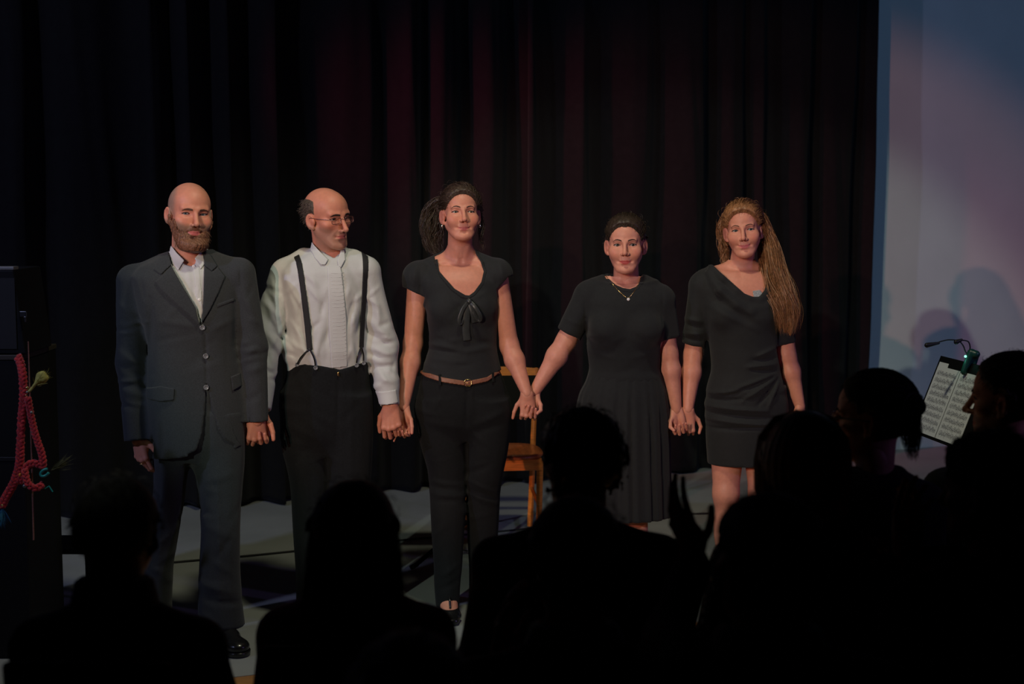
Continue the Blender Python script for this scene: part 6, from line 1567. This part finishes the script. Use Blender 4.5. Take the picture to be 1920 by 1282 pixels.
K.disp(lambda x, y, z: f4(.004) * np.sin(x * 170 + 2 * np.sin(z * 20)) + 0 * y); P.cloth('long_hair', K, 'hair_red', .006, par=P.cap)
P.finish('woman with long straight auburn hair in a plum knit sweater')
# grey head low in front
P = spectator(772, 1352, 1.95, '', 'black audience chair under the grey-haired person', hyaw=180, mat='dark_jacket', hair='hair_grey', hairt=.018, hn=.003, seed=4, low=-.09)
P.finish('person with fluffy grey hair seen from behind, only the crown showing')
# curly-haired man with glasses
P = spectator(1086, 866, 3.38, '', 'black audience chair under the curly-haired man with glasses', hyaw=205, mat='navy_knit', sw=.225, hair='hair_dark', hairt=.020, hn=.004, seed=5, eyes=True, strands=520, hreg=hairreg(.076, .074, .0, -.10, .010, ycut=-.02))
for sx in (-1, 1): P.part('temple_arm', *tube(P.Hd.to(catmull([(sx * .055, -.085, .002), (sx * .0795, -.02, .004), (sx * .083, .012, .003)], 10)), .0022, 6), 'black_plastic')
P.part('glasses_rim', *tube(P.Hd.to(np.array([(-.033 + .022 * math.cos(a), -.090, -.004 + .015 * math.sin(a)) for a in np.linspace(0, 6.28, 21)[:-1]])), .0022, 6, closed=True), 'black_plastic')
P.part('glasses_rim', *tube(P.Hd.to(np.array([(.033 + .022 * math.cos(a), -.090, -.004 + .015 * math.sin(a)) for a in np.linspace(0, 6.28, 21)[:-1]])), .0022, 6, closed=True), 'black_plastic')
P.finish('curly-haired man with glasses in a navy knit sweater')
# man with the light blue collar
P0 = dict(scale=1.06, hyaw=184, mat='dark_jacket', sw=.225, hairt=.011, low=-.10, seed=6, q=dict(ear=1.0), skin=(.50, .22, .14))
e1 = W(905, 1300, 2.85); tmp = Person(1077, 2.72, math.pi)
P = spectator(1077, 1052, 2.72, '', 'black audience chair under the man with the light blue collar', arms={1: (tmp.loc(W(900, 1420, 2.75)), tmp.loc(W(930, 1262, 3.0))), -1: (tmp.loc(W(1270, 1480, 2.72)), tmp.loc(W(1262, 1345, 2.9)))}, **P0)
clap(P, 1264, 1325, 2.9, (.10, .1, 1), (.5, -.80, 0), 1, P.loc(W(1270, 1480, 2.72)), 1.0, curl=((30, 40, 25),) * 4)
clap(P, 936, 1240, 3.0, (.10, .05, 1), (-.9, .35, 0), -1, P.loc(W(900, 1420, 2.75)), 1.0)
shirt_collar(P, 'collar_blue', r=.068, h=.036)
F = Field(); F.u(Cap(P.loc(W(1120, 1222, 2.88)), P.loc(W(1180, 1232, 2.88)), .018, .026)); F.disp(wobble(.004, 90, 90, 90, 2)); P.cloth('scarf', F, 'scarf', .004)
P.finish('man with cropped black hair and a light blue shirt collar')
# man raising his hand, white collar
tmp = Person(1434, 2.42, math.pi + .05)
el, wr = tmp.loc(W(1255, 1190, 2.78)), tmp.loc(W(1302, 1050, 3.02))
P = spectator(1434, 1052, 2.42, '', 'black audience chair under the man with the white collar', scale=.97, hyaw=207, byaw=180 + 2.865, mat='dark_jacket', sw=.225, hairt=.014, low=-.10, seed=7, eyes=True, skin=(.45, .20, .14), arms={1: (el, wr)}, pitch=4)
clap(P, 1303, 1040, 3.02, (-.40, .15, 1), (-.72, -.66, 0), 1, P.loc(W(1255, 1190, 2.78)), .95, curl=((6, 14, 10), (8, 16, 12), (12, 18, 14), (16, 22, 16)), spread=(3, 1, -1, -3), thumbdir=[(.80, .55, -.2), (.62, .78, -.05), (.45, .88, .0)])
shirt_collar(P, 'collar_pale', r=.072, zoff=-.006, h=.036)
V, Fc = lathe([(.006, -.001), (.007, .001), (.002, .002)], 10); P.part('cuff_button', V + P.loc(W(1294, 1052, 2.955)), Fc, 'gold')
P.finish('man in a black jacket and white collar raising one clapping hand')
# blonde woman
P = spectator(1506, 868, 3.42, '', 'black audience chair under the woman with the blonde bob', hyaw=176, mat='floral', sw=.190, hair='hair_blonde', hairt=.018, hn=.0006, low=-.12, seed=8, neckr=(.047, .052), strands=0)
K = Field(); c = P.hc
K.u(Ell(P.Hd.to(V3(0, .02, .030)), (.100, .118, .102))); K.u(Loft([(c[2] - .115, c[0], -.0, .098, .095), (c[2] - .06, c[0], -.005, .112, .112), (c[2], c[0], -.01, .112, .118), (c[2] + .05, c[0], -.015, .100, .108)]), .03)
K.sub(Ell(P.Hd.to(V3(0, -.10, -.02)), (.066, .075, .085)), .01); K.sub(Cap(c + V3(0, .0, -.16), c + V3(0, 0, -.09), .055, .06), .02)
K.disp(lambda x, y, z: f4(.0009) * np.sin(np.arctan2(y, x - f4(c[0])) * 34 + 1.2 * np.sin(z * 30)) + f4(.0006) * np.sin(np.arctan2(y, x - f4(c[0])) * 73)); P.cloth('bob', K, 'hair_blonde', .0042, par=P.cap)
rg = np.random.RandomState(9); C = []
for i in range(1500):
    a = rg.uniform(-.3, 3.4); r = .113 + rg.uniform(-.002, .005); C.append([V3(c[0] + math.cos(a) * rr * r, math.sin(a) * rr * r * 1.02 - .005, c[2] + zz + rg.uniform(-.004, .004)) for rr, zz in ((.15, .128), (.62, .108), (.92, .06), (1.0, .0), (.99, -.06), (.90, -.112 - rg.uniform(0, .012)))])
V, Fc = ribbons(np.array(C), .0017, 3); P.part('bob_strands', V, Fc, 'hair_blonde', par=P.cap)
P.finish('woman with a straight blonde bob in a floral print blouse')
# woman with glasses and ponytail
P = spectator(1632, 782, 3.92, '', 'black audience chair under the woman with the dark ponytail', hyaw=247, byaw=190, scale=1.05, mat='dark_jacket', sw=.190, hair='hair_black', hairt=.013, hn=.0006, low=-.075, seed=10, eyes=True, neckr=(.047, .052), skin=(.60, .30, .24), strands=0, hreg=hairreg(.076, .076, .0, -.075, .016, ycut=-.022))
for sx in (-1, 1):
    P.part('temple_arm', *tube(P.Hd.to(catmull([(sx * .055, -.085, .002), (sx * .0795, -.02, .003), (sx * .083, .012, .0)], 10)), .0022, 6), 'black_plastic')
    P.part('glasses_rim', *tube(P.Hd.to(np.array([(sx * .034 + .024 * math.cos(a), -.092 + .004 * abs(math.cos(a)), -.004 + .017 * math.sin(a)) for a in np.linspace(0, 6.28, 23)[:-1]])), .0026, 6, closed=True), 'glasses_metal')
C = scalp_paths(420, (0, .118, .035), 31, .072, .074, .002, grow=(.0135, .0145, .0145), wave=.0015, m=9); V, Fc = ribbons(P.Hd.to(C.reshape(-1, 3)).reshape(C.shape), .0026, 1); P.part('combed_strands', V, Fc, 'hair_black', par=P.cap)
tie = P.Hd.to(V3(0, .118, .035)); tl = P.loc(W(1712, 760, 3.66))
gs = [lock([tie, tie * .5 + P.loc(W(1706, 745, 3.80)) * .5, P.loc(W(1706, 775, 3.79)), P.loc(W(1708, 815, 3.79)), P.loc(W(1712, 862, 3.81))], (.018, .028, .030, .026, .012), 420, 22, .003, 2, 90)]
V, Fc = ribbons(np.concatenate(gs), .0024, 3); P.part('ponytail', V, Fc, 'hair_black', par=P.cap)
P.part('hair_tie', *tube([tie + V3(.02 * math.cos(a), .006, .02 * math.sin(a)) for a in np.linspace(0, 6.28, 15)[:-1]], .006, 8, closed=True), 'black_elastic', par=P.cap)
P.finish('woman with a dark ponytail and glasses in a black top')
# bearded man at the right
P = spectator(1886, 748, 4.1, '', 'black audience chair under the man with tied-back hair', hyaw=238, byaw=188, scale=1.08, mat='dark_jacket', sw=.215, hair='hair_dark', hairt=.012, hn=.0006, low=-.08, seed=11, eyes=True, stub=.9, skin=(.58, .27, .18), strands=120, hreg=hairreg(.076, .076, .0, -.08, .012, ycut=-.020))
C = scalp_paths(420, (0, .125, .045), 32, .072, .074, .002, grow=(.0135, .0145, .0145), wave=.0015, m=9); V, Fc = ribbons(P.Hd.to(C.reshape(-1, 3)).reshape(C.shape), .0026, 1); P.part('combed_strands', V, Fc, 'hair_dark', par=P.cap)
K = Field(); K.u(Ell(P.Hd.to(V3(0, .125, .045)), .035)); K.disp(wobble(.004, 120, 120, 120, 3)); P.cloth('hair_bun', K, 'hair_dark', .004, par=P.cap)
P.finish('stubbly man with tied-back brown hair facing the music stand')
# woman with curly hair and earring, clapping
tmp = Person(1850, 3.05, math.pi + .2)
el, wr = tmp.loc(W(1660, 1200, 3.1)), tmp.loc(W(1690, 1052, 3.30))
P = spectator(1850, 922, 3.05, '', 'black audience chair under the curly-haired woman with the earring', hyaw=226, byaw=190, mat='brown_knit', sw=.205, hair='hair_black', hairt=.022, hn=.0045, low=-.075, seed=12, eyes=True, neckr=(.048, .054), skin=(.55, .26, .18), strands=600, arms={1: (el, wr)}, hreg=hairreg(.074, .072, .002, -.075, .012, ycut=-.024))
clap(P, 1692, 1035, 3.30, (.10, .05, 1), (-.8, -.55, 0), -1, P.loc(W(1660, 1200, 3.1)), .97, curl=((8, 12, 10), (12, 14, 10), (16, 18, 12), (20, 22, 14)), foreR=(.024, .031))
clap(P, 1716, 1042, 3.34, (.02, .05, 1), (.8, -.55, 0), 1, P.loc(W(1800, 1200, 3.2)), .97, curl=((10, 14, 10), (12, 16, 12), (18, 20, 12), (20, 22, 14)), foreR=(.024, .031), length=.18)
V, Fc = tube([P.loc(W(1690, 1052, 3.30)) + V3(.030 * math.cos(a), .024 * math.sin(a), -.010) for a in np.linspace(0, 6.28, 23)[:-1]], .006, 8, closed=True); P.part('watch_strap', V, Fc, 'black_leather')
V, Fc = lathe([(.014, -.003), (.015, 0), (.013, .003)], 16); P.part('watch_face', V @ rotx(90 * D2R).T + P.loc(W(1682, 1048, 3.27)), Fc, 'gold')
c = P.Hd.to(V3(.0815, .004, -.050)); V, Fc = lathe([(.0005, -.005), (.0045, 0), (.0005, .005)], 10); P.part('earring', V + c, Fc, 'metal')
c = P.Hd.to(V3(-.0815, .004, -.050)); P.part('earring', V + c, Fc, 'metal')
P.finish('woman with curly dark hair and a silver earring, clapping')
